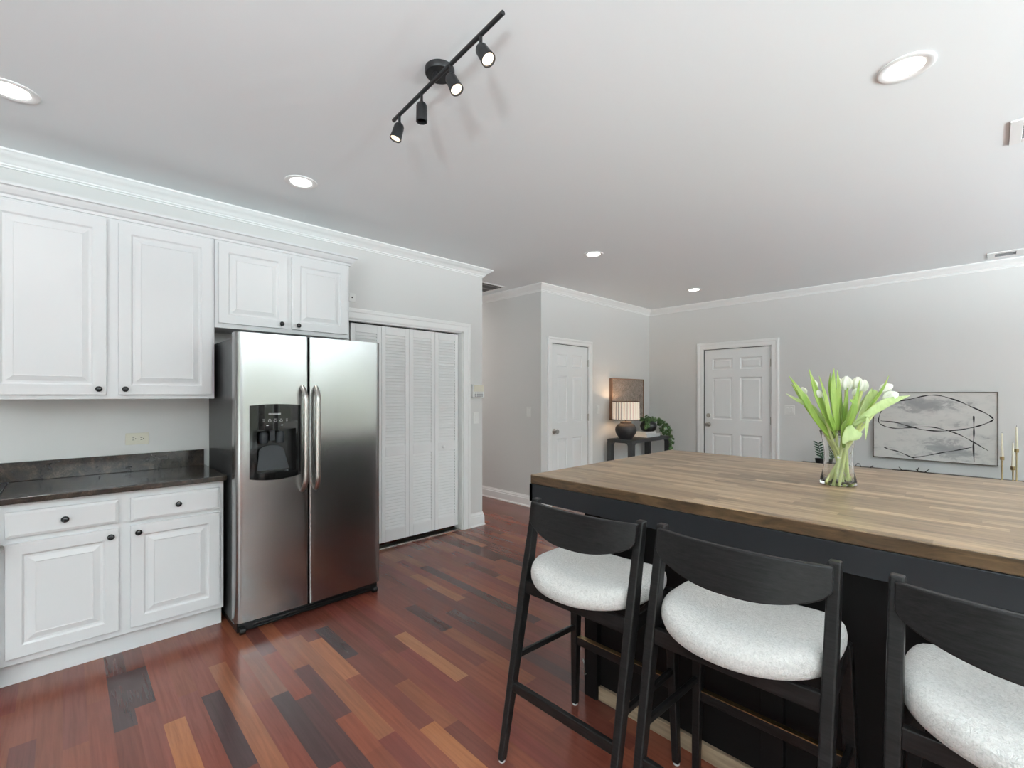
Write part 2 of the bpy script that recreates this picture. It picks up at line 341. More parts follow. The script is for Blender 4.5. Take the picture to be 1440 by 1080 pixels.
for (cy, cz, ry, rz_, k) in ((0.06, 0.60, 0.36, 0.12, 1.0), (0.20, 0.385, 0.12, 0.05, 0.8), (-0.13, 0.14, 0.34, 0.15, 0.9), (-0.2, 0.40, 0.10, 0.06, 0.5), (-0.30, 0.62, 0.08, 0.05, 0.5)):
    t = n.new('ShaderNodeTexCoord'); mp = n.new('ShaderNodeMapping'); mp.vector_type = 'POINT'; mp.inputs['Location'].default_value = (0, -cy / ry, -cz / rz_); mp.inputs['Scale'].default_value = (0, 1 / ry, 1 / rz_)
    l.new(t.outputs['Object'], mp.inputs[0]); gt = n.new('ShaderNodeTexGradient'); gt.gradient_type = 'SPHERICAL'; l.new(mp.outputs[0], gt.inputs[0])
    q_ = n.new('ShaderNodeMath'); q_.operation = 'MULTIPLY'; q_.inputs[1].default_value = k; l.new(gt.outputs[1], q_.inputs[0])
    if acc is None: acc = q_.outputs[0]
    else:
        q2 = n.new('ShaderNodeMath'); q2.operation = 'MAXIMUM'; l.new(acc, q2.inputs[0]); l.new(q_.outputs[0], q2.inputs[1]); acc = q2.outputs[0]
q3 = n.new('ShaderNodeMath'); q3.operation = 'MULTIPLY_ADD'; l.new(acc, q3.inputs[0]); q3.inputs[1].default_value = 0.42; l.new(nc, q3.inputs[2])
to_base(m_canvas, ramp(m_canvas, q3.outputs[0], [(0.50, (0.66, 0.65, 0.62)), (0.62, (0.58, 0.575, 0.555)), (0.68, (0.43, 0.425, 0.42)), (0.85, (0.34, 0.34, 0.34))])); bump(m_canvas, noise_tex(m_canvas, coords(m_canvas), 60, 3), 0.2, 0.001)
m_ink = mat('charcoal_line', (0.02, 0.018, 0.018), 0.8)
m_cframe = mat('bronze_frame', (0.12, 0.10, 0.08), 0.5, 0.3)
m_candle = mat('cream_wax', (0.80, 0.76, 0.62), 0.5, sub=0.2)
m_wire = mat('black_wire', (0.02, 0.02, 0.02), 0.4)
m_twig = mat('dark_twig', (0.04, 0.03, 0.025), 0.8)
m_side = mat('dark_sideboard', (0.05, 0.04, 0.035), 0.5); bump(m_side, noise_tex(m_side, coords(m_side, (3, 3, 30)), 3, 5), 0.1, 0.001)

# ------------------------------------------------------------------ room shell
T = 0.12
# floor: every plank a face with its own tint
rnd = random.Random(11)
bm = B(); cl = bm.loops.layers.float_color.new('plank')
PW = 0.0763; X0 = 0.680
tints = [((0.200, 0.054, 0.030), 6), ((0.180, 0.046, 0.028), 8), ((0.150, 0.040, 0.026), 7), ((0.115, 0.034, 0.025), 4), ((0.078, 0.029, 0.024), 2), ((0.225, 0.068, 0.034), 4), ((0.290, 0.100, 0.046), 1), ((0.165, 0.040, 0.028), 6)]
pool = [t for t, k in tints for _ in range(k)]
LIGHT = (0.34, 0.13, 0.06); ORANGE = (0.32, 0.11, 0.045); MID = (0.25, 0.085, 0.042); DARKP = (0.060, 0.030, 0.028); RED = (0.18, 0.048, 0.032)
# planks that stand out in the room: (x centre, y0, y1, tint)
special = [(0.489, 1.93, 2.53, DARKP), (0.565, 1.70, 2.78, MID), (0.642, 1.60, 2.30, RED), (0.718, 2.30, 2.78, (0.20, 0.075, 0.048)), (0.336, 1.90, 2.43, ORANGE), (0.184, 2.51, 3.02, DARKP), (0.260, 2.645, 3.02, DARKP), (0.260, 2.10, 2.645, RED), (0.412, 1.8, 2.6, RED),
           (1.405, 1.80, 2.39, LIGHT), (1.100, 1.20, 1.65, ORANGE), (1.115, 2.36, 2.78, DARKP), (0.718, 1.72, 2.30, DARKP), (0.945, 1.715, 2.78, MID), (0.795, 1.60, 2.20, (0.080, 0.034, 0.030)),
           (0.870, 1.95, 2.45, (0.10, 0.036, 0.030))]
ylo, yhi = YR - 0.12, 8.0
i0 = int((XB - 0.3 - X0) / PW) - 1; i1 = int((XF + 0.2 - X0) / PW) + 1
for i in range(i0, i1):
    xa, xb = X0 + i * PW, X0 + (i + 1) * PW
    segs = sorted([(a, b, t) for (xc, a, b, t) in special if xa < xc < xb])
    cuts = []; y = ylo - rnd.random() * 0.8
    def fill(y, yend):
        while y < yend - 1e-6:
            ln = rnd.choice([0.42, 0.55, 0.7, 0.85, 1.05, 1.3]) * (0.85 + 0.3 * rnd.random()); e = y + ln
            if yend - e < 0.25: e = yend
            t = rnd.choice(pool); k = 0.88 + 0.24 * rnd.random()
            cuts.append((y, min(e, yend), tuple(c * k for c in t))); y = e
    for (a, b, t) in segs: fill(y, a); cuts.append((a, b, t)); y = b
    fill(y, yhi)
    for (a, b, t) in cuts:
        f = bm.faces.new([bm.verts.new(p) for p in ((xa, a, 0), (xb, a, 0), (xb, b, 0), (xa, b, 0))])
        for lp in f.loops: lp[cl] = (*t, 1)
fl = struct('floor', bm, m_floor)
for pol in fl.data.polygons: pass
bm = B(); box(bm, XB - T, XF + T, YR - T, 8.0, CEIL, CEIL + 0.1); struct('ceiling', bm, m_ceil)
# left wall with the bifold opening
OX0, OX1, OZ = 1.72, 2.955, 2.045
bm = B(); box(bm, XB - T, OX0, YL, YL + T, 0, CEIL); box(bm, OX1, XE, YL, YL + T, 0, CEIL); box(bm, OX0, OX1, YL, YL + T, OZ, CEIL)
struct('wall_left', bm, m_wall)
bm = B(); box(bm, XE - T, XE, YL + T, 8.0, 0, CEIL); struct('wall_return', bm, m_wall)
bm = B(); box(bm, OX0 - 0.3, XE - T, YL + 0.62, YL + 0.7, 0, CEIL); box(bm, OX0 - 0.34, OX0 - 0.3, YL + T, YL + 0.7, 0, CEIL); struct('wall_closet', bm, m_wall)
bm = B(); box(bm, XH, XH + T, YC + T, 8.0, 0, CEIL); box(bm, XE - T, XH + T, 8.0, 8.1, 0, CEIL); struct('wall_hall', bm, m_wall)
DX0, DX1, DH = 4.335, 5.10, 2.04     # closet door opening
bm = B(); box(bm, XH, DX0, YC, YC + T, 0, CEIL); box(bm, DX1, XF + T, YC, YC + T, 0, CEIL); box(bm, DX0, DX1, YC, YC + T, DH, CEIL); struct('wall_back', bm, m_wall)
EY0, EY1, EH = 1.99, 2.89, 2.05      # entry door opening
bm = B(); box(bm, XF, XF + T, EY1, YC, 0, CEIL); box(bm, XF, XF + T, YR - T, EY0, 0, CEIL); box(bm, XF, XF + T, EY0, EY1, EH, CEIL); struct('wall_far', bm, m_wall)
def wall_with(bm, lo, hi, wins, mk):
    """mk(a,b,z0,z1) adds a box"""
    cur = lo
    for (a, b, z0, z1) in wins:
        mk(cur, a, 0, CEIL); mk(a, b, 0, z0); mk(a, b, z1, CEIL); cur = b
    mk(cur, hi, 0, CEIL)
bm = B(); wall_with(bm, XB - T, XF, WINS_R, lambda a, b, c, d: box(bm, a, b, YR - T, YR, c, d)); struct('wall_right', bm, m_wall)
bm = B(); wall_with(bm, YR, YL, WINS_B, lambda a, b, c, d: box(bm, XB - T, XB, a, b, c, d)); struct('wall_behind', bm, m_wall)
k = 1
for (a, b, c, d) in WINS_R:
    bm = B(); w = 0.05
    for q in ((a, a + w, c, d), (b - w, b, c, d), (a, b, c, c + w), (a, b, d - w, d), ((a + b) / 2 - w / 2, (a + b) / 2 + w / 2, c, d), (a, b, (c + d) / 2 - 0.02, (c + d) / 2 + 0.02)):
        box(bm, q[0], q[1], YR - 0.09, YR - 0.04, q[2], q[3])
    for q in ((a - 0.09, a, c - 0.09, d + 0.09), (b, b + 0.09, c - 0.09, d + 0.09), (a, b, d, d + 0.09), (a, b, c - 0.09, c)): box(bm, q[0], q[1], YR, YR + 0.02, q[2], q[3])
    struct('window_%d' % k, bm, m_trim); k += 1
for (a, b, c, d) in WINS_B:
    bm = B(); w = 0.06
    for q in ((a, a + w, c, d), (b - w, b, c, d), (a, b, c, c + w), (a, b, d - w, d), ((a + b) / 2 - w / 2, (a + b) / 2 + w / 2, c, d)):
        box(bm, XB - 0.09, XB - 0.04, q[0], q[1], q[2], q[3])
    for q in ((a - 0.09, a, max(0, c - 0.09), d + 0.09), (b, b + 0.09, max(0, c - 0.09), d + 0.09), (a, b, d, d + 0.09)): box(bm, XB, XB + 0.02, q[0], q[1], q[2], q[3])
    struct('window_%d' % k, bm, m_trim); k += 1

# crown mouldings
CR = [(0, 0), (0.085, 0), (0.085, -0.010), (0.078, -0.014), (0.072, -0.022), (0.050, -0.034), (0.034, -0.046), (0.026, -0.058), (0.018, -0.062), (0.018, -0.070), (0.010, -0.075), (0.010, -0.082), (0, -0.082)]
def crown(name, p0, p1, nrm, m0, m1):
    bm = B(); sweep(bm, CR, (*p0, CEIL), (*p1, CEIL), (*nrm, 0), m0, m1); return struct(name, bm, m_trim, smooth=True, angle=30)
crown('trim_1', (XB, YL), (XE, YL), (0, -1), 0, 1)
crown('trim_2', (XE, YL), (XE, 8.0), (1, 0), 1, 0)
crown('trim_3', (XH, 8.0), (XH, YC), (-1, 0), 0, 1)
crown('trim_4', (XH, YC), (XF, YC), (0, -1), 1, -1)
crown('trim_5', (XF, YC), (XF, YR), (-1, 0), -1, 0)
BBp = [(0, 0), (0.024, 0), (0.024, 0.014), (0.018, 0.020), (0.016, 0.10), (0.012, 0.105), (0.012, 0.118), (0.005, 0.135), (0.005, 0.142), (0, 0.142)]
def baseb(name, p0, p1, nrm, m0, m1):
    bm = B(); sweep(bm, BBp, (*p0, 0), (*p1, 0), (*nrm, 0), m0, m1); return struct(name, bm, m_trim)
baseb('baseboard_left', (OX1 + 0.095, YL), (XE, YL), (0, -1), 0, 1)
baseb('baseboard_return', (XE, YL), (XE, 8.0), (1, 0), 1, 0)
baseb('baseboard_hall', (XH, 8.0), (XH, YC), (-1, 0), 0, 1)
baseb('baseboard_back', (DX1 + 0.08, YC), (XF, YC), (0, -1), 0, -1)
baseb('baseboard_far', (XF, YC), (XF, EY1 + 0.10), (-1, 0), -1, 0)
baseb('baseboard_right', (XF, EY0 - 0.10), (XF, YR), (-1, 0), 0, 0)
# casings
CAS = [(0, 0), (0, 0.014), (0.012, 0.018), (0.055, 0.018), (0.062, 0.024), (0.084, 0.024), (0.092, 0.018), (0.092, 0)]
def casing(name, M, u0, u1, h, w=0.092):
    """three sided mitred frame round u0..u1 up to h; M maps (u,v,w) with w out of the wall"""
    bm = B(); pr = [(a * w / 0.092, b) for a, b in CAS]; n = len(pr)
    paths = [[(u0 - a, 0, b) for a, b in pr], [(u0 - a, h + a, b) for a, b in pr], [(u1 + a, h + a, b) for a, b in pr], [(u1 + a, 0, b) for a, b in pr]]
    R_ = [[bm.verts.new(M(*q)) for q in P] for P in paths]
    for A, Q in zip(R_, R_[1:]):
        for i in range(n): bm.faces.new([A[i], A[(i + 1) % n], Q[(i + 1) % n], Q[i]])
    bm.faces.new(R_[0]); bm.faces.new(R_[-1]); return struct(name, bm, m_trim)
casing('trim_6', Mleft(0, YL, 0), OX0, OX1, OZ)
casing('trim_7', Mleft(0, YC, 0), DX0, DX1, DH, 0.075)
casing('trim_8', lambda u, v, w: Vector((XF - w, u, v)), EY0, EY1, EH, 0.095)
bm = B(); box(bm, OX0, OX0 + 0.012, YL, YL + T, 0, OZ); box(bm, OX1 - 0.012, OX1, YL, YL + T, 0, OZ); box(bm, OX0, OX1, YL, YL + T, OZ - 0.012, OZ); struct('trim_9', bm, m_trim)

# ------------------------------------------------------------------ bifold louvred doors
droot = thing('door_1', 'white louvred bifold closet door beside the refrigerator', 'door', (OX0, YL + 0.07, 0), kind='structure')
LW = (2.943 - 1.775) / 4
def leaf(x0, knob=False):
    x1 = x0 + LW - 0.003; z0, z1 = 0.045, 2.022; y0, y1 = YL + 0.055, YL + 0.083; bm = B(); st = 0.042
    box(bm, x0, x0 + st, y0, y1, z0, z1); box(bm, x1 - st, x1, y0, y1, z0, z1)
    for a, b in ((z0, z0 + 0.11), (0.83, 0.915), (z1 - 0.075, z1)): box(bm, x0 + st, x1 - st, y0, y1, a, b)
    for a, b in ((z0 + 0.11, 0.83), (0.915, z1 - 0.075)):
        nn = int((b - a) / 0.0285); st_ = (b - a) / nn
        for i in range(nn):
            zc = a + (i + 0.5) * st_
            hexa(bm, [(x0 + st, y0 + 0.001, zc - 0.016), (x1 - st, y0 + 0.001, zc - 0.016), (x1 - st, y0 + 0.014, zc + 0.009), (x0 + st, y0 + 0.014, zc + 0.009)],
                 [(x0 + st, y0 + 0.001, zc - 0.009), (x1 - st, y0 + 0.001, zc - 0.009), (x1 - st, y0 + 0.014, zc + 0.016), (x0 + st, y0 + 0.014, zc + 0.016)])
    return obj('louvred_leaf', bm, m_louv, droot, bevel=0.0015, seg=1)
for i in range(4):
    lf = leaf(1.775 + i * LW)
    if i == 3:
        bm = B(); lathe(bm, [(0.0, 0.028), (0.010, 0.027), (0.016, 0.021), (0.016, 0.015), (0.008, 0.008), (0.007, 0.0)], (1.775 + 3 * LW + 0.09, YL + 0.055, 0.872), (0, -1, 0), 20); obj('knob', bm, m_louv, lf, smooth=True)
bm = B(); box(bm, OX0 + 0.02, OX1 - 0.02, YL + 0.055, YL + 0.08, 2.024, 2.032); obj('track', bm, m_dark, droot)
bm = B(); box(bm, OX0 + 0.015, OX1 - 0.015, YL + 0.03, YL + 0.115, 0.0, 0.008); obj('floor_track', bm, m_nickel, droot)

# ------------------------------------------------------------------ six panel doors
RG = [(0.010, -0.012), (0.024, -0.012), (0.040, -0.003)]
def six_panel(name, label, W_, H_, M, T_, mats, off):
    pw = (W_ - 0.115 * 2 - 0.10) / 2; u = [(0.115, 0.115 + pw), (0.215 + pw, 0.215 + 2 * pw)]
    vs = [(0.24, 0.83), (1.035, 1.63), (1.745, 1.905)]
    pn = [(a, b, c, d) for a, b in u for c, d in vs]
    rt = thing(name, label, 'door', off, kind='structure')
    bm = B(); panelled(bm, W_, H_, T_, pn, RG, M); obj('door_slab', bm, m_door, rt, bevel=0.002, seg=1); return rt
def lever(bmf, c, out, n=20):
    lathe(bmf, [(0, 0), (0.033, 0), (0.034, 0.006), (0.014, 0.011), (0.012, 0.035), (0.024, 0.042), (0.030, 0.054), (0.026, 0.066), (0.0, 0.070)], c, out, n)
d2 = six_panel('door_2', 'white six-panel closet door at the corner of the hall', DX1 - DX0 - 0.006, DH - 0.012, Mleft(DX0 + 0.003, YC + 0.012, 0.008), 0.035, m_door, (DX0, YC, 0))
bm = B(); lever(bm, (DX0 + 0.065, YC + 0.012, 0.935), (0, -1, 0)); obj('knob', bm, m_nickel, d2, smooth=True)
for z in (1.82, 1.09, 0.25):
    bm = B(); box(bm, DX1 - 0.012, DX1 + 0.004, YC - 0.003, YC + 0.011, z - 0.045, z + 0.045); cyl(bm, (DX1 - 0.003, YC - 0.005, z - 0.048), (DX1 - 0.003, YC - 0.005, z + 0.048), 0.006, n=10); obj('hinge', bm, m_nickel, d2)
d3 = six_panel('door_3', 'white six-panel entry door with deadbolt in the far wall', EY1 - EY0 - 0.008, EH - 0.014, Mfar(EY0 + 0.004, XF + 0.014, 0.008), 0.04, m_door, (XF, EY0, 0))
bm = B(); lever(bm, (XF + 0.014, EY1 - 0.065, 0.965), (-1, 0, 0)); obj('knob', bm, m_nickel, d3, smooth=True)
bm = B(); lathe(bm, [(0, 0), (0.032, 0), (0.033, 0.010), (0.026, 0.018), (0.0, 0.020)], (XF + 0.014, EY1 - 0.065, 1.095), (-1, 0, 0)); box(bm, XF - 0.018, XF - 0.004, EY1 - 0.069, EY1 - 0.061, 1.078, 1.112); obj('deadbolt', bm, m_nickel, d3, smooth=True)
for z in (1.82, 1.05, 0.25):
    bm = B(); box(bm, XF - 0.003, XF + 0.013, EY0 - 0.006, EY0 + 0.014, z - 0.05, z + 0.05); cyl(bm, (XF - 0.005, EY0 + 0.002, z - 0.052), (XF - 0.005, EY0 + 0.002, z + 0.052), 0.006, n=10); obj('hinge', bm, m_nickel, d3)
bm = B(); box(bm, DX0, DX0 + 0.003, YC + 0.0, YC + 0.06, 0, DH); box(bm, DX0, DX1, YC, YC + 0.06, DH - 0.003, DH); struct('trim_10', bm, m_dark)
bm = B(); box(bm, XF + 0.001, XF + 0.06, EY0, EY1, EH - 0.005, EH); box(bm, XF + 0.001, XF + 0.06, EY0, EY0 + 0.003, 0, EH); box(bm, XF + 0.001, XF + 0.06, EY1 - 0.003, EY1, 0, EH); struct('trim_11', bm, m_dark)

# ------------------------------------------------------------------ cabinets
CRG = [(0.008, -0.008), (0.018, -0.008), (0.045, 0.0), (0.047, -0.002)]
def knob_bm(c):
    bm = B(); lathe(bm, [(0.0, 0.027), (0.008, 0.0265), (0.0135, 0.023), (0.0155, 0.018), (0.013, 0.013), (0.006, 0.010), (0.0055, 0.003), (0.009, 0.0)], c, (0, -1, 0), 24); return bm
def cab_door(root, x0, x1, z0, z1, y, knob, fr=0.055, name='door'):
    bm = B(); W_, H_ = x1 - x0, z1 - z0
    if name == 'door': panelled(bm, W_, H_, 0.019, [(fr, W_ - fr, fr, H_ - fr)], CRG, Mleft(x0, y, z0))
    else: panelled(bm, W_, H_, 0.019, [(0.004, W_ - 0.004, 0.004, H_ - 0.004)], [(0.010, 0.004), (0.014, 0.004)], Mleft(x0, y, z0))
    d = obj(name, bm, m_cab, root, bevel=0.003, seg=2)
    yy = y - (0.004 if name == 'drawer' else 0)
    obj('knob', knob_bm((knob[0], yy, knob[1])), m_black, d, smooth=True)
    return d
BX0, BX1 = -0.225, 0.688
bc = thing('base_cabinet', 'white base cabinet with two drawers above two panelled doors', 'cabinet', (BX0, 3.20, 0))
bm = B(); box(bm, BX0, BX1, 3.219, YL - 0.002, 0.115, 0.884); obj('body', bm, m_cab, bc, bevel=0.001, seg=1)
bm = B(); box(bm, BX0, BX1 - 0.0, 3.275, YL - 0.002, 0.0, 0.115); obj('toe_kick', bm, m_cab, bc)
cab_door(bc, -0.203, 0.204, 0.150, 0.692, 3.20, (0.172, 0.654)); cab_door(bc, 0.253, 0.666, 0.145, 0.694, 3.20, (0.285, 0.655))
cab_door(bc, -0.203, 0.204, 0.721, 0.843, 3.20, (0.000, 0.781), name='drawer'); cab_door(bc, 0.253, 0.666, 0.717, 0.843, 3.20, (0.461, 0.780), name='drawer')
ct = thing('countertop', 'polished dark granite countertop with low backsplash', 'countertop', (BX0, 3.175, 0.884))
bm = B(); box(bm, BX0, 0.698, 3.175, YL, 0.884, 0.914); obj('slab', bm, m_stone, ct, bevel=0.004, seg=3)
bm = B(); box(bm, -1.0, 0.688, YL - 0.022, YL, 0.914, 1.022); obj('backsplash', bm, m_stone, ct, bevel=0.002)
UY = 3.455; UD = 3.436
uc = thing('wall_cabinet', 'tall white wall cabinet with two panelled doors over the counter', 'cabinet', (-0.31, UY, 1.374))
bm = B(); box(bm, -0.31, 0.688, UY, YL, 1.374, 2.405); obj('body', bm, m_cab, uc, bevel=0.001, seg=1)
cab_door(uc, -0.290, 0.166, 1.398, 2.378, UD, (0.134, 1.430)); cab_door(uc, 0.219, 0.672, 1.398, 2.378, UD, (0.247, 1.430))
fc = thing('wall_cabinet', 'short white wall cabinet with two panelled doors above the refrigerator', 'cabinet', (0.69, UY, 1.832))
bm = B(); box(bm, 0.69, 1.585, UY, YL, 1.832, 2.405); obj('body', bm, m_cab, fc, bevel=0.001, seg=1)
cab_door(fc, 0.708, 1.126, 1.862, 2.378, UD, (1.086, 1.892)); cab_door(fc, 1.158, 1.567, 1.862, 2.378, UD, (1.198, 1.892))
CC = [(0, 0.0), (0.010, 0.0), (0.012, 0.014), (0.022, 0.020), (0.034, 0.038), (0.040, 0.050), (0.052, 0.054), (0.052, 0.068), (0, 0.068)]
bm = B(); sweep(bm, CC, (-1.3, UY, 2.397), (1.585, UY, 2.397), (0, -1, 0), 0, 1); sweep(bm, CC, (1.585, UY, 2.397), (1.585, YL, 2.397), (1, 0, 0), 1, 0)
cr = obj('cabinet_crown', bm, m_cab); tag(rooted(cr, (-0.3, UY, 2.397)), 'white stepped crown moulding running along the tops of the wall cabinets', 'moulding')

# ------------------------------------------------------------------ oven range, only its edge shows at the left
rg = thing('oven_range', 'stainless oven range at the left edge beside the base cabinet', 'range', (-0.99, 3.18, 0))
bm = B(); box(bm, -0.99, -0.235, 3.19, 3.757, 0.03, 0.900); obj('body', bm, m_steel, rg, bevel=0.003)
bm = B(); box(bm, -0.99, -0.228, 3.178, 3.757, 0.900, 0.9135); obj('cooktop', bm, m_gloss, rg, bevel=0.003)
bm = B(); box(bm, -0.985, -0.238, 3.155, 3.19, 0.24, 0.74); od = obj('oven_door', bm, m_steel, rg, bevel=0.004)
bm = B(); box(bm, -0.90, -0.32, 3.152, 3.156, 0.33, 0.62); obj('window', bm, m_gloss, od)
bm = B(); tube(bm, [(-0.235, 3.16, 0.70), (-0.215, 3.12, 0.70), (-0.232, 3.098, 0.70), (-0.262, 3.092, 0.70), (-0.90, 3.092, 0.70), (-0.96, 3.11, 0.70), (-0.965, 3.158, 0.70)], 0.016, 12); obj('handle', bm, m_nickel, od, smooth=True)
bm = B(); box(bm, -0.985, -0.238, 3.155, 3.19, 0.06, 0.22); dr = obj('drawer', bm, m_steel, rg, bevel=0.004)
bm = B(); tube(bm, [(-0.24, 3.158, 0.17), (-0.23, 3.12, 0.17), (-0.26, 3.105, 0.17), (-0.92, 3.105, 0.17), (-0.96, 3.158, 0.17)], 0.014, 12); obj('handle', bm, m_nickel, dr, smooth=True)
for i in range(5):
    bm = B(); lathe(bm, [(0.023, 0), (0.021, 0.03), (0.0, 0.031)], (-0.30 - i * 0.15, 3.19, 0.82), (0, -1, 0), 20); obj('knob', bm, m_black, rg, smooth=True)

# ------------------------------------------------------------------ refrigerator
FX0, FX1, FY = 0.700, 1.612, 2.985
fr = thing('refrigerator', 'stainless side-by-side refrigerator with an ice and water dispenser', 'refrigerator', (FX0, FY, 0))
bm = B(); box(bm, FX0 + 0.012, FX1 - 0.012, 3.085, 3.735, 0.045, 1.735); obj('body', bm, m_fside, fr, bevel=0.004)
bm = B(); box(bm, FX0 + 0.015, FX1 - 0.015, 3.03, 3.7, 0.012, 0.075)
for i in range(3): box(bm, FX0 + 0.10, FX1 - 0.10, 3.016, 3.03, 0.022 + i * 0.017, 0.030 + i * 0.017)
for sx_ in (FX0 + 0.04, FX1 - 0.04):
    cyl(bm, (sx_ - 0.015, 3.02, 0.022), (sx_ + 0.015, 3.02, 0.022), 0.022, n=16); cyl(bm, (sx_ - 0.015, 3.6, 0.022), (sx_ + 0.015, 3.6, 0.022), 0.022, n=16)
obj('base_grille', bm, m_gloss2, fr, bevel=0.002)
bm = B(); box(bm, FX0 + 0.03, FX0 + 0.12, 3.06, 3.14, 1.735, 1.757); obj('hinge_cover', bm, m_fside, fr, bevel=0.006)
bm = B(); box(bm, FX1 - 0.12, FX1 - 0.03, 3.06, 3.14, 1.735, 1.757); obj('hinge_cover', bm, m_fside, fr, bevel=0.006)
def door_profile(xa, xb, rl, rr, yf=FY, yb=3.075, bow=0.012):
    """plan outline of a bowed fridge door, CCW: returns [(x,y)]"""
    pts = []; n = 8; cx = (FX0 + FX1) / 2; half = (FX1 - FX0) / 2
    fy = lambda x: yf + bow * ((x - cx) / half) ** 2
    for i in range(n + 1):
        t = PI / 2 * i / n; pts.append((xa + rl - rl * math.cos(t), fy(xa + rl) + rl - rl * math.sin(t)))
    m = 14
    for i in range(1, m): x = xa + rl + (xb - rr - xa - rl) * i / m; pts.append((x, fy(x)))
    for i in range(n + 1):
        t = PI / 2 * i / n; pts.append((xb - rr + rr * math.sin(t), fy(xb - rr) + rr - rr * math.cos(t)))
    pts.append((xb, yb)); pts.append((xa, yb)); return pts
Mz = lambda u, v, w: Vector((u, v, w))
XG = 1.106; DZ0, DZ1 = 0.078, 1.762
# freezer door, cut round the dispenser
PX0, PX1, PZ0, PZ1 = 0.778, 1.048, 0.908, 1.330
bm = B()
pts = door_profile(FX0, XG - 0.004, 0.040, 0.010)
fyx = lambda x: FY + 0.012 * ((x - (FX0 + FX1) / 2) / ((FX1 - FX0) / 2)) ** 2
prism(bm, pts, Mz, DZ0, PZ0 + 0.0); prism(bm, pts, Mz, PZ1, DZ1)
lft = [p for p in pts if p[0] < PX0 and p[1] < 3.07]; 
prism(bm, [*lft, (PX0, fyx(PX0)), (PX0, 3.075), (FX0, 3.075)], Mz, PZ0, PZ1)
rgt = [p for p in pts if p[0] > PX1 and p[1] < 3.07]
prism(bm, [(PX1, fyx(PX1)), *rgt, (XG - 0.004, 3.075), (PX1, 3.075)], Mz, PZ0, PZ1)
box(bm, PX0, PX1, 3.06, 3.075, PZ0, PZ1)
ld = obj('freezer_door', bm, m_steel, fr, smooth=True, angle=40)
bm = B(); prism(bm, door_profile(XG + 0.004, FX1, 0.010, 0.040), Mz, DZ0, DZ1); rd = obj('door', bm, m_steel, fr, smooth=True, angle=40)
bm = B(); box(bm, FX0 + 0.02, FX1 - 0.02, 3.075, 3.086, 0.09, 1.75); obj('gasket', bm, m_dark, fr)
# dispenser
dp = thing('tmp', None, None); C.objects.unlink(dp); bpy.data.objects.remove(dp)
bm = B(); n = 12; zc = 1.205
fr_y = 2.9865
def arc(t, h): return h * (1 - (2 * t - 1) ** 2)
# control panel: arched bottom edge, glossy, sits flush
Mf = lambda u, v, w: Vector((u, fyx(u) - 0.003 - w, v))
def strip(bm, x0, x1, zlo, zhi, w0, w1, n=14):
    for i in range(n):
        ta, tb = i / n, (i + 1) / n; xa = x0 + (x1 - x0) * ta; xb = x0 + (x1 - x0) * tb
        hexa(bm, [Mf(xa, zlo(ta), w0), Mf(xb, zlo(tb), w0), Mf(xb, zhi(tb), w0), Mf(xa, zhi(ta), w0)], [Mf(xa, zlo(ta), w1), Mf(xb, zlo(tb), w1), Mf(xb, zhi(tb), w1), Mf(xa, zhi(ta), w1)])
strip(bm, PX0 - 0.006, PX1 + 0.006, lambda t: 1.196 - arc(t, 0.010), lambda t: PZ1 + 0.004 + arc(t, 0.008), -0.06, 0.003)
bmesh.ops.remove_doubles(bm, verts=bm.verts, dist=1e-5)
dsp = obj('dispenser', bm, m_gloss, ld, smooth=True, angle=30)
bm = B()   # surround of the recess
strip(bm, PX0 - 0.006, PX0 + 0.030, lambda t: PZ0, lambda t: 1.195, -0.06, 0.002, 3)
strip(bm, PX1 - 0.022, PX1 + 0.006, lambda t: PZ0, lambda t: 1.195, -0.06, 0.002, 3)
strip(bm, PX0 - 0.006, PX1 + 0.006, lambda t: PZ0 - 0.004 - arc(t, 0.018), lambda t: PZ0 + 0.030 - arc(t, 0.010), -0.06, 0.004)
obj('recess_surround', bm, m_gloss, ld, smooth=True, angle=30)
bm = B(); box(bm, PX0, PX1, 3.052, 3.060, PZ0, 1.2); obj('recess_back', bm, m_gloss2, ld)
bm = B()
for cx in (0.853, 0.945): lathe(bm, [(0.024, 0.0), (0.026, 0.02), (0.027, 0.055), (0.018, 0.07)], (cx, 3.022, 1.105), (0, 0, 1), 24)
box(bm, 0.885, 0.915, 3.01, 3.05, 1.12, 1.19); obj('chute', bm, m_pad, ld, smooth=True)
bm = B(); pl = []
for i in range(17):
    t = PI * i / 16; pl.append((0.903 - 0.075 * math.cos(t) * (1.0 if math.sin(t) < 0.5 else 1.0), 1.030 + 0.062 * math.sin(t) ** 0.6))
pl = [(0.812, 0.945), *pl, (0.994, 0.945)]
prism(bm, [(a, b) for a, b in pl], lambda u, v, w: Vector((u, 3.044 - w - (1.09 - v) * 0.25, v)), 0, 0.006); obj('paddle', bm, m_pad, ld, bevel=0.002)
bm = text_mesh('FRIGIDAIRE', 0.0135, lambda u, v, w: Mf(0.905 + u, 1.282 + v, 0.0038 + w)); obj('brand_lettering', bm, m_print, ld)
bm = B()
for i in range(5):
    cx = 0.845 + 0.032 * i; r = 0.0085 if 0 < i < 4 else 0.005; zz = 1.242 - 0.0 - abs(i - 2) * 0.001
    for kk in range(16):
        a0, a1 = 2 * PI * kk / 16, 2 * PI * (kk + 1) / 16
        q = [(cx + r * math.cos(a) * s, zz + 0.7 * r * math.sin(a) * s) for a, s in ((a0, 1), (a1, 1), (a1, 0.82), (a0, 0.82))]
        bm.faces.new([bm.verts.new(Mf(u, v, 0.0040)) for u, v in q])
    box(bm, cx - 0.006, cx + 0.006, fyx(cx) - 0.0072, fyx(cx) - 0.0066, zz + 0.010, zz + 0.0112)
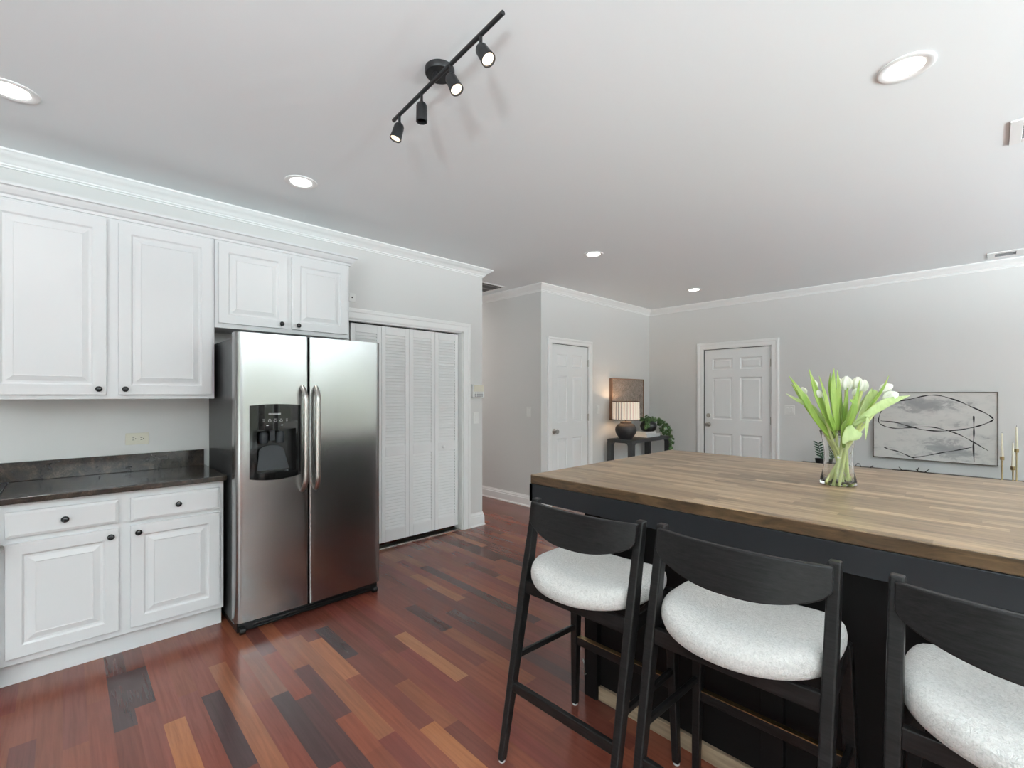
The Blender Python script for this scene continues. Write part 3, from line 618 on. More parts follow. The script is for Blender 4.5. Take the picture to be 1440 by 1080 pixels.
for cx in (0.865, 0.945): box(bm, cx - 0.006, cx + 0.006, fyx(cx) - 0.0072, fyx(cx) - 0.0066, 1.213, 1.2165)
obj('control_icons', bm, m_print, ld)
def handle(x, par, s):
    z0, z1 = 0.800, 1.448; pts = []; n = 22
    for i in range(n + 1):
        t = i / n; z = z0 + (z1 - z0) * t; e = min(t, 1 - t)
        out = 0.052 * (1 - (1 - min(1, e / 0.13)) ** 2.2); pts.append((x + s * 0.006 * (1 - min(1, e / 0.13)), fyx(x) - 0.004 - out, z))
    bm = B(); tube(bm, pts, [0.0155 if 0 < i < n else 0.014 for i in range(n + 1)], 14, flat=0.8); return obj('handle', bm, m_nickel, par, smooth=True, angle=60)
handle(1.070, ld, -1); handle(1.142, rd, 1)

# ------------------------------------------------------------------ small wall fittings
def outlet(loc, horiz, label, M):
    rt = thing('wall_outlet', label, 'outlet', loc); return rt
o = thing('wall_outlet', 'almond double outlet mounted sideways above the granite counter', 'outlet', (0.331, YL, 1.117))
bm = B(); box(bm, 0.272, 0.390, YL - 0.006, YL, 1.080, 1.154); pl_ = obj('cover_plate', bm, m_almond, o, bevel=0.003)
for cx in (0.311, 0.351):
    bm = B(); box(bm, cx - 0.017, cx + 0.017, YL - 0.0085, YL - 0.006, 1.100, 1.134); ins = obj('receptacle', bm, m_almond, o, bevel=0.001)
    for dz in (-0.007, 0.007):
        bm = B(); box(bm, cx - 0.005, cx + 0.005, YL - 0.0092, YL - 0.0084, 1.117 + dz - 0.0013, 1.117 + dz + 0.0013); obj('slot', bm, m_dark, ins)
    bm = B(); cyl(bm, (cx + 0.011, YL - 0.0092, 1.117), (cx + 0.011, YL - 0.0084, 1.117), 0.003, n=10); obj('ground_hole', bm, m_dark, ins)
def wall_switch(cx, cy, cz, axis, label, w=0.075, group=None, rockers=1):
    r = thing('light_switch', label, 'switch', (cx, cy, cz), group)
    def bx(a0, a1, d0, d1, z0, z1):
        bm = B()
        if axis == 'y': box(bm, cx + a0, cx + a1, cy - d1, cy - d0, cz + z0, cz + z1)
        else: box(bm, cx - d1, cx - d0, cy + a0, cy + a1, cz + z0, cz + z1)
        return bm
    obj('cover_plate', bx(-w / 2, w / 2, 0, 0.006, -0.06, 0.06), m_plastic, r, bevel=0.003)
    for i in range(rockers):
        o_ = (i - (rockers - 1) / 2) * 0.046
        obj('rocker', bx(o_ - 0.016, o_ + 0.016, 0.006, 0.011, -0.033, 0.033), m_plastic, r, bevel=0.002)
    return r
wall_switch(3.128, YL, 1.150, 'y', 'white rocker switch on the wall below the beige keypad')
wall_switch(XH, 3.975, 1.183, 'x', 'white rocker switch on the shaded hall wall')
wall_switch(XF, 1.775, 1.195, 'x', 'white double rocker switch on the far wall beside the entry door', 0.118, rockers=2)
wall_switch(5.32, YC, 1.19, 'y', 'white rocker switch between the closet door and the brown artwork')
kp = thing('alarm_keypad', 'small beige and grey alarm keypad at the end of the kitchen wall', 'keypad', (3.147, YL, 1.435))
bm = B(); box(bm, 3.070, 3.224, YL - 0.028, YL, 1.366, 1.504); obj('housing', bm, m_plastic, kp, bevel=0.004)
bm = B(); box(bm, 3.080, 3.215, YL - 0.034, YL - 0.026, 1.430, 1.500); obj('flip_cover', bm, m_almond, kp, bevel=0.003)
bm = B()
for i in range(4):
    for j in range(3): box(bm, 3.094 + i * 0.030, 3.114 + i * 0.030, YL - 0.031, YL - 0.027, 1.376 + j * 0.017, 1.387 + j * 0.017)
obj('keys', bm, m_board, kp)
sb = thing('sensor_box', 'tiny white sensor box high on the wall beside the short cabinet', 'sensor', (1.757, YL, 2.20))
bm = B(); box(bm, 1.730, 1.785, YL - 0.012, YL, 2.19, 2.262); obj('housing', bm, m_plastic, sb, bevel=0.002)
bm = B(); cyl(bm, (1.757, YL - 0.016, 2.227), (1.757, YL - 0.011, 2.227), 0.006, n=12); obj('sensor_eye', bm, m_dark, sb)

# ------------------------------------------------------------------ ceiling lights and vents
lights = [((2.465, 0.232), 'round recessed ceiling light nearest the island table'), ((-0.172, 2.985), 'round recessed ceiling light above the left wall cabinets, cut by the frame'),
          ((1.065, 3.003), 'round recessed ceiling light in front of the refrigerator'), ((3.612, 2.611), 'small round recessed ceiling light in front of the hall opening'), ((5.762, 2.604), 'farthest round recessed ceiling light, in front of the entry door')]
def downlight(x, y, label):
    r = thing('recessed_light', label, 'ceiling light', (x, y, CEIL), 'round recessed ceiling lights')
    bm = B(); lathe(bm, [(0.094, 0), (0.094, -0.004), (0.088, -0.007), (0.062, -0.002), (0.060, 0.0)], (x, y, CEIL), n=48, close=False); obj('trim_ring', bm, m_trim, r, smooth=True)
    bm = B(); lathe(bm, [(0, -0.0025), (0.061, -0.0025), (0.061, 0)], (x, y, CEIL), n=48, close=False); obj('lens', bm, m_led, r)
    return r
for (xy, lab) in lights:
    downlight(*xy, lab)
    l_ = bpy.data.lights.new('recessed_lamp', 'AREA'); l_.shape = 'DISK'; l_.size = 0.12; l_.energy = 0.9; l_.color = (1, 0.97, 0.93); l_.spread = 1.7
    lo = bpy.data.objects.new('recessed_lamp', l_); C.objects.link(lo); lo.location = (*xy, CEIL - 0.012)
l_ = bpy.data.lights.new('hall_fill_light', 'AREA'); l_.shape = 'DISK'; l_.size = 0.3; l_.energy = 26; l_.color = (1, 0.95, 0.92)  # added fill light, out of view, lifts the hall brightness
lo = bpy.data.objects.new('hall_fill_light', l_); C.objects.link(lo); lo.location = (3.68, 6.3, CEIL - 0.02)
def vent(name, label, x0, x1, y0, y1, nx, alongx, fr=0.03, dark=m_vent):
    r = thing(name, label, 'vent', ((x0 + x1) / 2, (y0 + y1) / 2, CEIL))
    bm = B(); z0, z1 = CEIL - 0.008, CEIL
    box(bm, x0, x1, y0, y0 + fr, z0, z1); box(bm, x0, x1, y1 - fr, y1, z0, z1); box(bm, x0, x0 + fr, y0 + fr, y1 - fr, z0, z1); box(bm, x1 - fr, x1, y0 + fr, y1 - fr, z0, z1)
    obj('frame', bm, m_trim, r, bevel=0.002)
    bm = B(); box(bm, x0 + fr, x1 - fr, y0 + fr, y1 - fr, CEIL - 0.001, CEIL - 0.0002); obj('duct_opening', bm, dark, r)
    bm = B()
    if alongx:
        s = (y1 - y0 - 2 * fr) / nx
        for i in range(nx): yc = y0 + fr + (i + 0.5) * s; hexa(bm, [(x0 + fr, yc - s * .3, z0 + .001), (x1 - fr, yc - s * .3, z0 + .001), (x1 - fr, yc - s * .3 + .001, z0 + .002), (x0 + fr, yc - s * .3 + .001, z0 + .002)], [(x0 + fr, yc + s * .1, z1 - .001), (x1 - fr, yc + s * .1, z1 - .001), (x1 - fr, yc + s * .1 + .001, z1), (x0 + fr, yc + s * .1 + .001, z1)])
    else:
        s = (x1 - x0 - 2 * fr) / nx
        for i in range(nx): xc = x0 + fr + (i + 0.5) * s; box(bm, xc - 0.0015, xc + 0.0015, y0 + fr, y1 - fr, z0 + .001, z1)
    obj('slats', bm, m_board if dark is m_vent else m_trim, r)
    return r
vent('ceiling_vent', 'white ceiling vent cut by the right edge of the frame', 3.32, 3.62, -0.42, -0.080, 9, False, 0.045)
vent('ceiling_vent', 'small white ceiling vent near the far wall crown', 6.28, 6.52, -0.24, 0.00, 4, False, 0.05)
vent('ceiling_vent', 'dark return air grille on the hall ceiling', 3.42, 3.93, 4.16, 4.66, 3, True, 0.025)

# unseen uplights shaped like torchieres, added out of frame to brighten the ceiling
for (x, y, lab) in ((0.7, -3.3, 'white uplight added out of view to brighten the ceiling, dining part of the room'), (-1.3, -0.9, 'white uplight added out of view to brighten the ceiling, behind the camera'), (3.9, -3.6, 'white uplight added out of view to brighten the ceiling, living area')):
    r_ = thing('ceiling_fill_lamp', lab, 'lamp', (x, y, 0))
    bm = B(); lathe(bm, [(0, 0), (0.15, 0), (0.15, 0.015), (0.02, 0.03), (0, 0.03)], (x, y, 0), n=32); obj('base', bm, m_trim, r_, smooth=True)
    bm = B(); cyl(bm, (x, y, 0.02), (x, y, 1.52), 0.012, n=12); obj('pole', bm, m_trim, r_, smooth=True)
    bm = B(); lathe(bm, [(0.0, 1.50), (0.05, 1.51), (0.14, 1.56), (0.19, 1.63), (0.185, 1.63), (0.135, 1.57), (0.05, 1.52), (0.0, 1.515)], (x, y, 0), n=40, close=False); obj('bowl', bm, m_trim, r_, smooth=True)
    l_ = bpy.data.lights.new('ceiling_fill_bulb', 'AREA'); l_.shape = 'DISK'; l_.size = 0.22; l_.energy = 120 if x < 0 else 300; l_.color = (0.84, 0.96, 1.0)
    lo = bpy.data.objects.new('ceiling_fill_bulb', l_); C.objects.link(lo); lo.location = (x, y, 1.61); lo.rotation_euler = (PI, 0, 0)

# track light
tl = thing('track_light', 'black ceiling track light with four swivel spot heads', 'track light', (1.105, 1.565, CEIL))
bm = B(); lathe(bm, [(0.0, 0.0), (0.060, 0.0), (0.060, -0.020), (0.057, -0.024), (0.0, -0.025)], (1.105, 1.565, CEIL), n=40); obj('canopy', bm, m_lampblk, tl, smooth=True)
RZ = 2.675; ra = Vector((1.098, 1.925, RZ)); rb = Vector((1.050, 1.125, RZ)); rm = ra.lerp(rb, 0.45)
bm = B(); cyl(bm, (rm.x + 0.008, 1.565, CEIL - 0.024), (rm.x, 1.565, RZ), 0.010, n=12); obj('post', bm, m_lampblk, tl, smooth=True)
bm = B(); cyl(bm, ra, rb, 0.0085, n=14); obj('rail', bm, m_lampblk, tl, smooth=True)
def spot(t, aim, lit, ln=0.078):
    p = ra.lerp(rb, t); q = p + Vector((0, 0, -0.050)); aim = Vector(aim).normalized()
    bm = B(); cyl(bm, p, q, 0.006, n=10); cyl(bm, q + Vector((0, 0, 0.012)), q - Vector((0, 0, 0.004)), 0.009, n=10); st = obj('stem', bm, m_lampblk, tl, smooth=True)
    bm = B(); L_ = ln; s = q + aim * -0.010
    lathe(bm, [(0.0, 0.0), (0.010, 0.001), (0.018, 0.006), (0.0225, 0.016), (0.0235, 0.045), (0.0265, L_), (0.0235, L_), (0.0215, L_ - 0.008)] if lit else [(0.0, 0.0), (0.010, 0.001), (0.018, 0.006), (0.0225, 0.016), (0.0235, L_), (0.021, L_), (0.020, 0.02), (0.0, 0.018)], s, aim, 28, close=False)
    hd = obj('spot_head', bm, m_lampblk, tl, smooth=True, angle=50)
    if lit:
        bm = B(); lathe(bm, [(0.0, L_ - 0.006), (0.0218, L_ - 0.006)], s, aim, 28, close=False); obj('lens', bm, m_spotface, hd)
        l_ = bpy.data.lights.new('spot_lamp', 'SPOT'); l_.energy = 4; l_.spot_size = 1.5; l_.spot_blend = 0.8; l_.shadow_soft_size = 0.02; l_.color = (1, 0.86, 0.68)
        lo = bpy.data.objects.new('spot_lamp', l_); C.objects.link(lo); lo.location = s + aim * (L_ + 0.004); lo.rotation_euler = aim.to_track_quat('-Z', 'Y').to_euler()
spot(0.075, F3 * -0.12 + R3 * -0.26 + Vector((0, 0, -1)), True)
spot(0.325, (0, 0, -1), False, 0.082)
spot(0.60, F3 * -0.30 + R3 * 0.46 + Vector((0, 0, -1)), True)
spot(0.845, F3 * -0.42 + R3 * 0.50 + Vector((0, 0, -1)), True)

# ------------------------------------------------------------------ island table
TX0, TX1, TY0, TY1, TZ = 1.672, 3.145, -1.35, 1.592, 1.0
it = thing('island_table', 'large island table with stained butcher block top on black base', 'table', (TX0, TY0, 0))
bm = B(); box(bm, TX0, TX1, TY0, TY1, TZ - 0.045, TZ)
for f in bm.faces:
    if abs(f.normal.z) < 0.5 and f.calc_center_median().z < TZ - 0.001 and f.calc_center_median().z > TZ - 0.044: f.material_index = 1
tp = obj('tabletop', bm, [m_block, m_edge], it, bevel=0.005, seg=3)
bm = B(); a = -0.003; zt, zb = TZ - 0.046, TZ - 0.132
box(bm, TX0 + a, TX0 + a + 0.02, TY0 + a, TY1 - a, zb, zt); box(bm, TX1 - a - 0.02, TX1 - a, TY0 + a, TY1 - a, zb, zt)
box(bm, TX0 + a, TX1 - a, TY1 - a - 0.02, TY1 - a, zb, zt); box(bm, TX0 + a, TX1 - a, TY0 + a, TY0 + a + 0.02, zb, zt)
obj('apron', bm, m_steelblk, it, bevel=0.0015)
LX = 1.742
for (x, y) in ((LX, 1.24), (LX, 0.48), (LX, -0.28), (LX, -1.05), (2.92, 1.24), (2.92, -1.05)):
    bm = B(); box(bm, x, x + 0.07, y, y + 0.07, 0, TZ - 0.05); obj('leg', bm, m_stain, it, bevel=0.002)
bm = B(); box(bm, LX + 0.03, 2.96, -1.02, 1.275, 0.04, TZ - 0.05); obj('panel', bm, m_stain, it)
bm = B(); box(bm, LX + 0.012, LX + 0.03, -0.98, 1.24, 0.0, 0.062); obj('floor_rail', bm, m_rawwood, it, bevel=0.002, label='unpainted wood floor rail')
bm = B(); tube(bm, [(LX, 1.300, 0.10), (LX - 0.012, 1.300, 0.10), (LX - 0.014, 1.300, 0.15), (LX - 0.010, 1.31, 0.165), (LX, 1.312, 0.150)], 0.003, 8); obj('hook', bm, m_nickel, it)

# ------------------------------------------------------------------ stools
def slant(bm, pts4, w0, w1): pass
def make_stool(label):
    r = thing('bar_stool', label, 'stool', (0, 0, 0), 'black oak bar stools along the island')
    HX, HY = 0.228, 0.2325
    def leg(p_bot, p_mid, p_top, a0, a1, a2):
        bm = B(); rings = []
        for (p, (wx, wy)) in ((p_bot, a0), (p_mid, a1), (p_top, a2)):
            rings.append([bm.verts.new((p[0] + sx * wx / 2, p[1] + sy * wy / 2, p[2])) for sx, sy in ((-1, -1), (1, -1), (1, 1), (-1, 1))])
        for A, Q in zip(rings, rings[1:]):
            for i in range(4): bm.faces.new([A[i], A[(i + 1) % 4], Q[(i + 1) % 4], Q[i]])
        bm.faces.new(rings[0][::-1]); bm.faces.new(rings[-1])
        o_ = obj('leg', bm, m_oak, r, local=True, bevel=0.005, seg=2)
        bm = B(); cyl(bm, (p_bot[0], p_bot[1], 0), (p_bot[0], p_bot[1], 0.008), 0.012, n=14); obj('glide', bm, m_glide, o_, local=True)
    for s in (-1, 1):
        leg((-0.244, s * 0.237, 0.006), (-0.112, s * 0.238, 0.635), (-0.043, s * 0.238, 0.972), (0.028, 0.026), (0.046, 0.032), (0.030, 0.030))
        leg((0.215, s * 0.239, 0.006), (0.205, s * 0.226, 0.45), (0.195, s * 0.218, 0.665), (0.026, 0.026), (0.040, 0.036), (0.036, 0.034))
    # seat frame
    bm = B(); z0, z1 = 0.610, 0.660
    box(bm, -0.128, -0.106, -0.224, 0.224, z0, z1); box(bm, 0.182, 0.204, -0.205, 0.205, z0, z1)
    for s in (-1, 1): hexa(bm, [(-0.11, s * 0.246, z0), (0.19, s * 0.226, z0), (0.19, s * 0.204, z0), (-0.11, s * 0.224, z0)][::s], [(-0.11, s * 0.246, z1), (0.19, s * 0.226, z1), (0.19, s * 0.204, z1), (-0.11, s * 0.224, z1)][::s])
    obj('seat_frame', bm, m_oak, r, local=True, bevel=0.003)
    # cushion
    bm = B(); N = 72; prof = [(0.80, 0.664), (0.90, 0.663), (0.965, 0.671), (0.995, 0.686), (1.0, 0.702), (0.985, 0.719), (0.95, 0.731), (0.88, 0.740), (0.75, 0.744), (0.5, 0.745), (0.25, 0.7445)]
    def outl(t):
        c, s = math.cos(t), math.sin(t); e = 2.05 if c < 0 else 4.5
        a = 0.212 if c < 0 else 0.226; b = 0.240
        rr = (abs(c / a) ** e + abs(s / b) ** e) ** (-1 / e); return rr * c, rr * s
    rings = []
    for (k_, z) in prof:
        ring = []
        for i in range(N):
            x, y = outl(2 * PI * i / N); ins = 1 - k_
            ax = math.hypot(x, y); kk = k_ if k_ < 0.9 else 1 - ins * 0.22 / ax * 1.0
            X, Y = x * kk, y * kk
            dish = -0.010 * max(0, 1 - (Y / 0.2) ** 2) * (1 if z > 0.73 else 0) + 0.010 * (abs(Y) / 0.24) ** 2
            ring.append(bm.verts.new((X, Y, z + dish)))
        rings.append(ring)
    cv = bm.verts.new((0, 0, 0.734))
    for A, Q in zip(rings, rings[1:]):
        for i in range(N): bm.faces.new([A[i], A[(i + 1) % N], Q[(i + 1) % N], Q[i]])
    for i in range(N): bm.faces.new([rings[-1][i], rings[-1][(i + 1) % N], cv])
    bm.faces.new(rings[0][::-1])
    obj('seat_cushion', bm, m_bou, r, local=True, smooth=True, angle=80)
    # curved backrest on the rear faces of the posts
    bm = B(); n = 28; rings = []
    for i in range(n + 1):
        y = -0.240 + 0.480 * i / n; q = abs(y) / 0.240
        bulge = 0.042 * (1 - q ** 2); th = 0.020
        dep = 0.074 + 0.054 * (1 - q ** 2.4)
        if q > 0.90: dep -= 0.012 * ((q - 0.90) / 0.10) ** 2
        zt = 0.966 - 0.002 * q; zb_ = zt - dep
        lean = lambda z: -0.043 - (0.966 - z) * 0.205
        xo = lambda z: lean(z) - 0.015 - bulge
        rings.append([bm.verts.new(p) for p in ((xo(zb_) - th, y, zb_), (xo(zb_), y, zb_), (xo(zt), y, zt), (xo(zt) - th, y, zt))])
    for A, Q in zip(rings, rings[1:]):
        for i in range(4): bm.faces.new([A[i], A[(i + 1) % 4], Q[(i + 1) % 4], Q[i]])
    bm.faces.new(rings[0][::-1]); bm.faces.new(rings[-1])
    obj('backrest', bm, m_oak, r, local=True, bevel=0.004, seg=2)
    def rail(p, q, w, h, name, cap=False):
        p = Vector(p); q = Vector(q); d = (q - p).normalized(); sd = Vector((-d.y, d.x, 0)).normalized() * w / 2; up = Vector((0, 0, h / 2))
        bm = B(); hexa(bm, [p - sd - up, p + sd - up, p + sd + up, p - sd + up], [q - sd - up, q + sd - up, q + sd + up, q - sd + up])
        o_ = obj(name, bm, m_oak, r, local=True, bevel=0.003)
        if cap:
            bm = B(); u2 = Vector((0, 0, h / 2 + 0.002)); u1 = Vector((0, 0, h / 2 - 0.001)); s2 = sd * 1.0; hexa(bm, [p - s2 + u1, p + s2 + u1, p + s2 + u2, p - s2 + u2], [q - s2 + u1, q + s2 + u1, q + s2 + u2, q - s2 + u2]); obj('brass_cap', bm, m_brass, o_, local=True)
    rail((-0.189, -0.230, 0.268), (-0.189, 0.230, 0.268), 0.020, 0.038, 'stretcher')
    rail((0.209, -0.225, 0.300), (0.209, 0.225, 0.300), 0.022, 0.036, 'footrest', True)
    for s in (-1, 1): rail((-0.168, s * 0.237, 0.372), (0.206, s * 0.230, 0.358), 0.016, 0.022, 'stretcher')
    return r
st = make_stool('leftmost black oak bar stool with cream boucle seat, nearest the refrigerator')
st.location = (1.445, 1.056, 0); st.rotation_euler[2] = 0.014
s2 = copy_tree(st); s2.location = (1.465, 0.510, 0); s2.rotation_euler[2] = 0.006; s2['label'] = 'middle black oak bar stool with cream boucle seat, in front of the vase'
s3 = copy_tree(st); s3.location = (1.463, -0.090, 0); s3.rotation_euler[2] = 0.003; s3['label'] = 'black oak bar stool with cream boucle seat cut off by the right edge'

# ------------------------------------------------------------------ vase of tulips
VC = Vector((2.473, 0.462, TZ)); VD = VC.dot(F3)
def P(u, v, d=0.0):
    """point that the photo shows at (u,v), d metres nearer the camera than the vase axis"""
    dep = VD - d; return F3 * dep + R3 * ((u - 720) / 648 * dep) + Vector((0, 0, CAMH + (554.6 - v) / 648 * dep))
vs_ = thing('glass_vase', 'clear waisted glass vase of tulips on the butcher block table', 'vase', VC)
bm = B(); vr = [(0.0, 0.0), (0.066, 0.0), (0.070, 0.004), (0.068, 0.020), (0.058, 0.060), (0.053, 0.110), (0.054, 0.150), (0.061, 0.200), (0.071, 0.238), (0.0705, 0.2395), (0.0685, 0.239), (0.0585, 0.200), (0.0515, 0.150), (0.0505, 0.110), (0.0555, 0.060), (0.064, 0.022), (0.060, 0.014), (0.0, 0.012)]
lathe(bm, vr, VC, n=64, close=False); obj('glass', bm, m_glass, vs_, smooth=True, angle=60)
def ribbon(bm, pts, widths, nrm, fold=0.25, mi=0, seg=10, curl=0.0):
    """leaf along smooth path"""
    pts = [Vector(p) for p in pts]; n = len(pts)
    def cr_(a, b, c, d, t): return 0.5 * ((2 * b) + (-a + c) * t + (2 * a - 5 * b + 4 * c - d) * t * t + (-a + 3 * b - 3 * c + d) * t ** 3)
    path = []; ws = []
    for i in range(n - 1):
        a, b, c, d = pts[max(i - 1, 0)], pts[i], pts[i + 1], pts[min(i + 2, n - 1)]
        wa, wb, wc, wd = widths[max(i - 1, 0)], widths[i], widths[i + 1], widths[min(i + 2, n - 1)]
        for k_ in range(seg):
            t = k_ / seg; path.append(cr_(a, b, c, d, t)); ws.append(max(0.0004, cr_(wa, wb, wc, wd, t)))
    path.append(pts[-1]); ws.append(max(widths[-1], 0.0004)); rows = []
    nrm = Vector(nrm).normalized()
    for i, p in enumerate(path):
        d = (path[min(i + 1, len(path) - 1)] - path[max(i - 1, 0)]).normalized()
        s = d.cross(nrm).normalized(); nn = s.cross(d).normalized(); w = ws[i] / 2
        rows.append([bm.verts.new(p + s * (w * q) + nn * (w * (fold * abs(q) ** 1.5 + curl * q))) for q in (-1, -0.5, 0, 0.5, 1)])
    for A, Q in zip(rows, rows[1:]):
        for k_ in range(4): bm.faces.new([A[k_], A[k_ + 1], Q[k_ + 1], Q[k_]]).material_index = mi
def bloom(bm, base, axis, L_, r, open_=0.0):
    axis = Vector(axis).normalized(); a, b = frame_axes(axis)
    for layer in range(2):
        for k_ in range(3):
            th = 2 * PI * (k_ / 3 + layer / 6) + 0.3; dirr = a * math.cos(th) + b * math.sin(th); side = axis.cross(dirr)
            rows = []; n = 9
            for i in range(n + 1):
                t = i / n; rad = r * (math.sin(PI * min(1, t * 0.9 + 0.06)) ** 0.7) * (1.0 if layer else 0.93) + open_ * t * t * r; w = r * 1.15 * math.sin(PI * min(1.0, 0.10 + t * 0.90)) ** 0.6 * (1 if t < 1 else 0.05)
                if t > 0.97: w *= 0.3
                row_ = []
                for q in (-1, -0.5, 0, 0.5, 1): row_.append(bm.verts.new(base + axis * (L_ * t - 0.03 * L_ * q * q) + dirr * (rad * (1 - 0.28 * q * q)) + side * (w * q)))
                rows.append(row_)
            for A, Q in zip(rows, rows[1:]):
                for j in range(4): bm.faces.new([A[j], A[j + 1], Q[j + 1], Q[j]])
def tulip(label, foot, mid, head, L_, r, leaves, open_=0, lab2=None, ax=None):
    """foot, mid: points in the vase; head: base of the bloom; leaves: list of (pts, widths, normal, pale)"""
    rt = thing('tulip', label, 'tulip', foot, 'white tulips in the glass vase')
    bm = B(); pts = [foot, mid, mid.lerp(head, 0.5) + (mid - foot) * 0.06, head]
    sm = []
    for i in range(3):
        a, b, c, d = pts[max(i - 1, 0)], pts[i], pts[i + 1], pts[min(i + 2, 3)]
        for k_ in range(6):
            t = k_ / 6; sm.append(0.5 * ((2 * b) + (-a + c) * t + (2 * a - 5 * b + 4 * c - d) * t * t + (-a + 3 * b - 3 * c + d) * t ** 3))
    sm.append(head); tube(bm, sm, [0.0056 + 0.0008 * (1 - i / len(sm)) for i in range(len(sm))], 10); obj('stem', bm, m_tstem, rt, smooth=True)
    if L_:
        axd = ax if ax is not None else (head - mid).normalized()
        bm = B(); bloom(bm, head - axd * 0.004, axd, L_, r, open_); obj('bloom', bm, m_petal, rt, smooth=True, angle=80)
    for (lp, lw, nm, pale, curl) in leaves:
        bm = B(); ribbon(bm, lp, lw, nm, curl=curl); o_ = obj('leaf', bm, m_tleaf2 if pale else m_tleaf, rt, smooth=True, angle=80)
        m_ = o_.modifiers.new('t', 'SOLIDIFY'); m_.thickness = 0.0012
cf = -F3
def lf_(pts, ws, pale=False, nm=None, curl=0.0): return ([P(*p) for p in pts], ws, nm if nm is not None else cf + R3 * 0.2, pale, curl)
tulip('tulip at the far left of the bunch, small bud half hidden by leaves', P(1197, 679, 0.025), P(1169, 626, 0.01), P(1131.5, 553, -0.03), 0.034, 0.011,
      [lf_([(1172, 618, .03), (1150, 592, .04), (1128, 556, .05), (1109.5, 528.5, .04)], [0.022, 0.030, 0.026, 0.001]), lf_([(1166, 616, -.02), (1140, 580, -.04), (1124, 556, -.05), (1113, 540, -.05)], [0.02, 0.026, 0.02, 0.002])])
tulip('short closed white tulip bud low on the left among leaves', P(1199, 680, -0.01), P(1173, 625, 0.03), P(1152.5, 558, 0.045), 0.036, 0.0115,
      [lf_([(1176, 612, .05), (1162, 585, .055), (1149, 556, .05), (1137.5, 518.5, .03)], [0.022, 0.030, 0.034, 0.001]), lf_([(1174, 606, .06), (1165, 580, .07), (1160, 556, .065), (1152, 528.5, .05)], [0.016, 0.022, 0.018, 0.001])])
tulip('white tulip mostly hidden behind the tall left leaves', P(1190, 682, 0.0), P(1170, 625, -0.02), P(1147, 545, -0.03), 0.042, 0.010,
      [lf_([(1164, 600, .0), (1145, 575, .0), (1128, 566, .0), (1116, 560, .01), (1105, 553, .02)], [0.012, 0.018, 0.018, 0.012, 0.001], True)])
tulip('slim white tulip wrapped by the tall upright central leaves', P(1186, 683, 0.03), P(1177, 625, 0.0), P(1178.5, 548, 0.0), 0.058, 0.015,
      [lf_([(1178, 606, .05), (1174, 575, .06), (1171, 545, .055), (1172.8, 518, .04)], [0.022, 0.034, 0.030, 0.001]), lf_([(1180, 604, .02), (1180, 575, .03), (1179, 545, .03), (1177.5, 521, .02)], [0.018, 0.026, 0.022, 0.001]),
       lf_([(1176, 604, .03), (1170, 570, .04), (1166, 545, .045), (1167.5, 524, .04)], [0.014, 0.018, 0.014, 0.001])])
tulip('tall upright white tulip in full bloom at the centre', P(1176, 683, -0.02), P(1183, 628, -0.02), P(1190, 547, 0.01), 0.062, 0.0195,
      [lf_([(1184, 604, .04), (1188, 580, .045), (1190, 560, .04), (1192, 545, .03)], [0.02, 0.024, 0.018, 0.003])], ax=Vector((0, 0, 1)))
tulip('large white tulip just right of the centre bloom', P(1172, 682, 0.035), P(1186, 625, 0.03), P(1205, 547, 0.02), 0.058, 0.019,
      [lf_([(1186, 602, .05), (1196, 580, .06), (1204, 560, .06), (1209, 535, .05)], [0.02, 0.028, 0.020, 0.001]), lf_([(1188, 604, .07), (1196, 590, .09), (1202, 570, .09), (1196, 562, .08)], [0.018, 0.030, 0.026, 0.010])], ax=Vector((0, 0, 1)) + R3 * 0.08)
tulip('white tulip tucked behind the large right bloom', P(1169, 679, -0.03), P(1190, 625, -0.03), P(1212, 549, -0.03), 0.055, 0.016, [lf_([(1190, 600, -.02), (1206, 575, -.03), (1222, 552, -.03), (1227, 545, -.03)], [0.014, 0.02, 0.012, 0.001], True)])
tulip('narrow closed white tulip below the large right bloom', P(1193, 683, 0.025), P(1190, 625, 0.03), P(1202.5, 556, 0.04), 0.036, 0.010,
      [lf_([(1186, 606, .03), (1184, 584, .03), (1182, 566, .02), (1180, 552, .0)], [0.02, 0.022, 0.016, 0.003])])
tulip('white tulip leaning right, upper of the two rightmost blooms', P(1165, 680, 0.0), P(1195, 622, 0.0), P(1240, 549, 0.0), 0.058, 0.0165,
      [lf_([(1206, 590, .0), (1222, 560, -.01), (1229, 553, -.01), (1231.5, 549, -.01)], [0.014, 0.05, 0.046, 0.020], True), lf_([(1214, 584, .02), (1230, 562, .02), (1242, 545, .02), (1250, 528.5, .02)], [0.006, 0.012, 0.012, 0.001])], ax=R3 * 0.85 + Vector((0, 0, 0.42)))
tulip('white tulip leaning right, lower of the two rightmost blooms', P(1162, 678, 0.02), P(1194, 626, 0.03), P(1245, 562, 0.03), 0.066, 0.0195,
      [lf_([(1200, 598, .05), (1222, 582, .06), (1248, 566, .06), (1280, 556, .05)], [0.014, 0.030, 0.036, 0.001], True, Vector((0, 0, 1)) - F3 * 1.2),
       lf_([(1200, 600, .04), (1212, 590, .06), (1219, 588, .07), (1218, 600, .09), (1217.5, 619, .09)], [0.016, 0.022, 0.026, 0.026, 0.001], True, None, 0.3)], ax=R3 * 0.85 + Vector((0, 0, 0.45)))
tulip('tulip with a broad pale leaf folded over the vase rim', P(1180, 683, 0.05), P(1188, 640, 0.045), P(1193, 590, 0.02), 0, 0,
      [lf_([(1186, 624, .082), (1190, 616, .088), (1197, 609, .088), (1203, 603, .082)], [0.010, 0.034, 0.058, 0.048], True, None, 0.5), lf_([(1186, 630, .05), (1185, 612, .06), (1186, 600, .06), (1192, 590, .05)], [0.012, 0.028, 0.030, 0.012])])

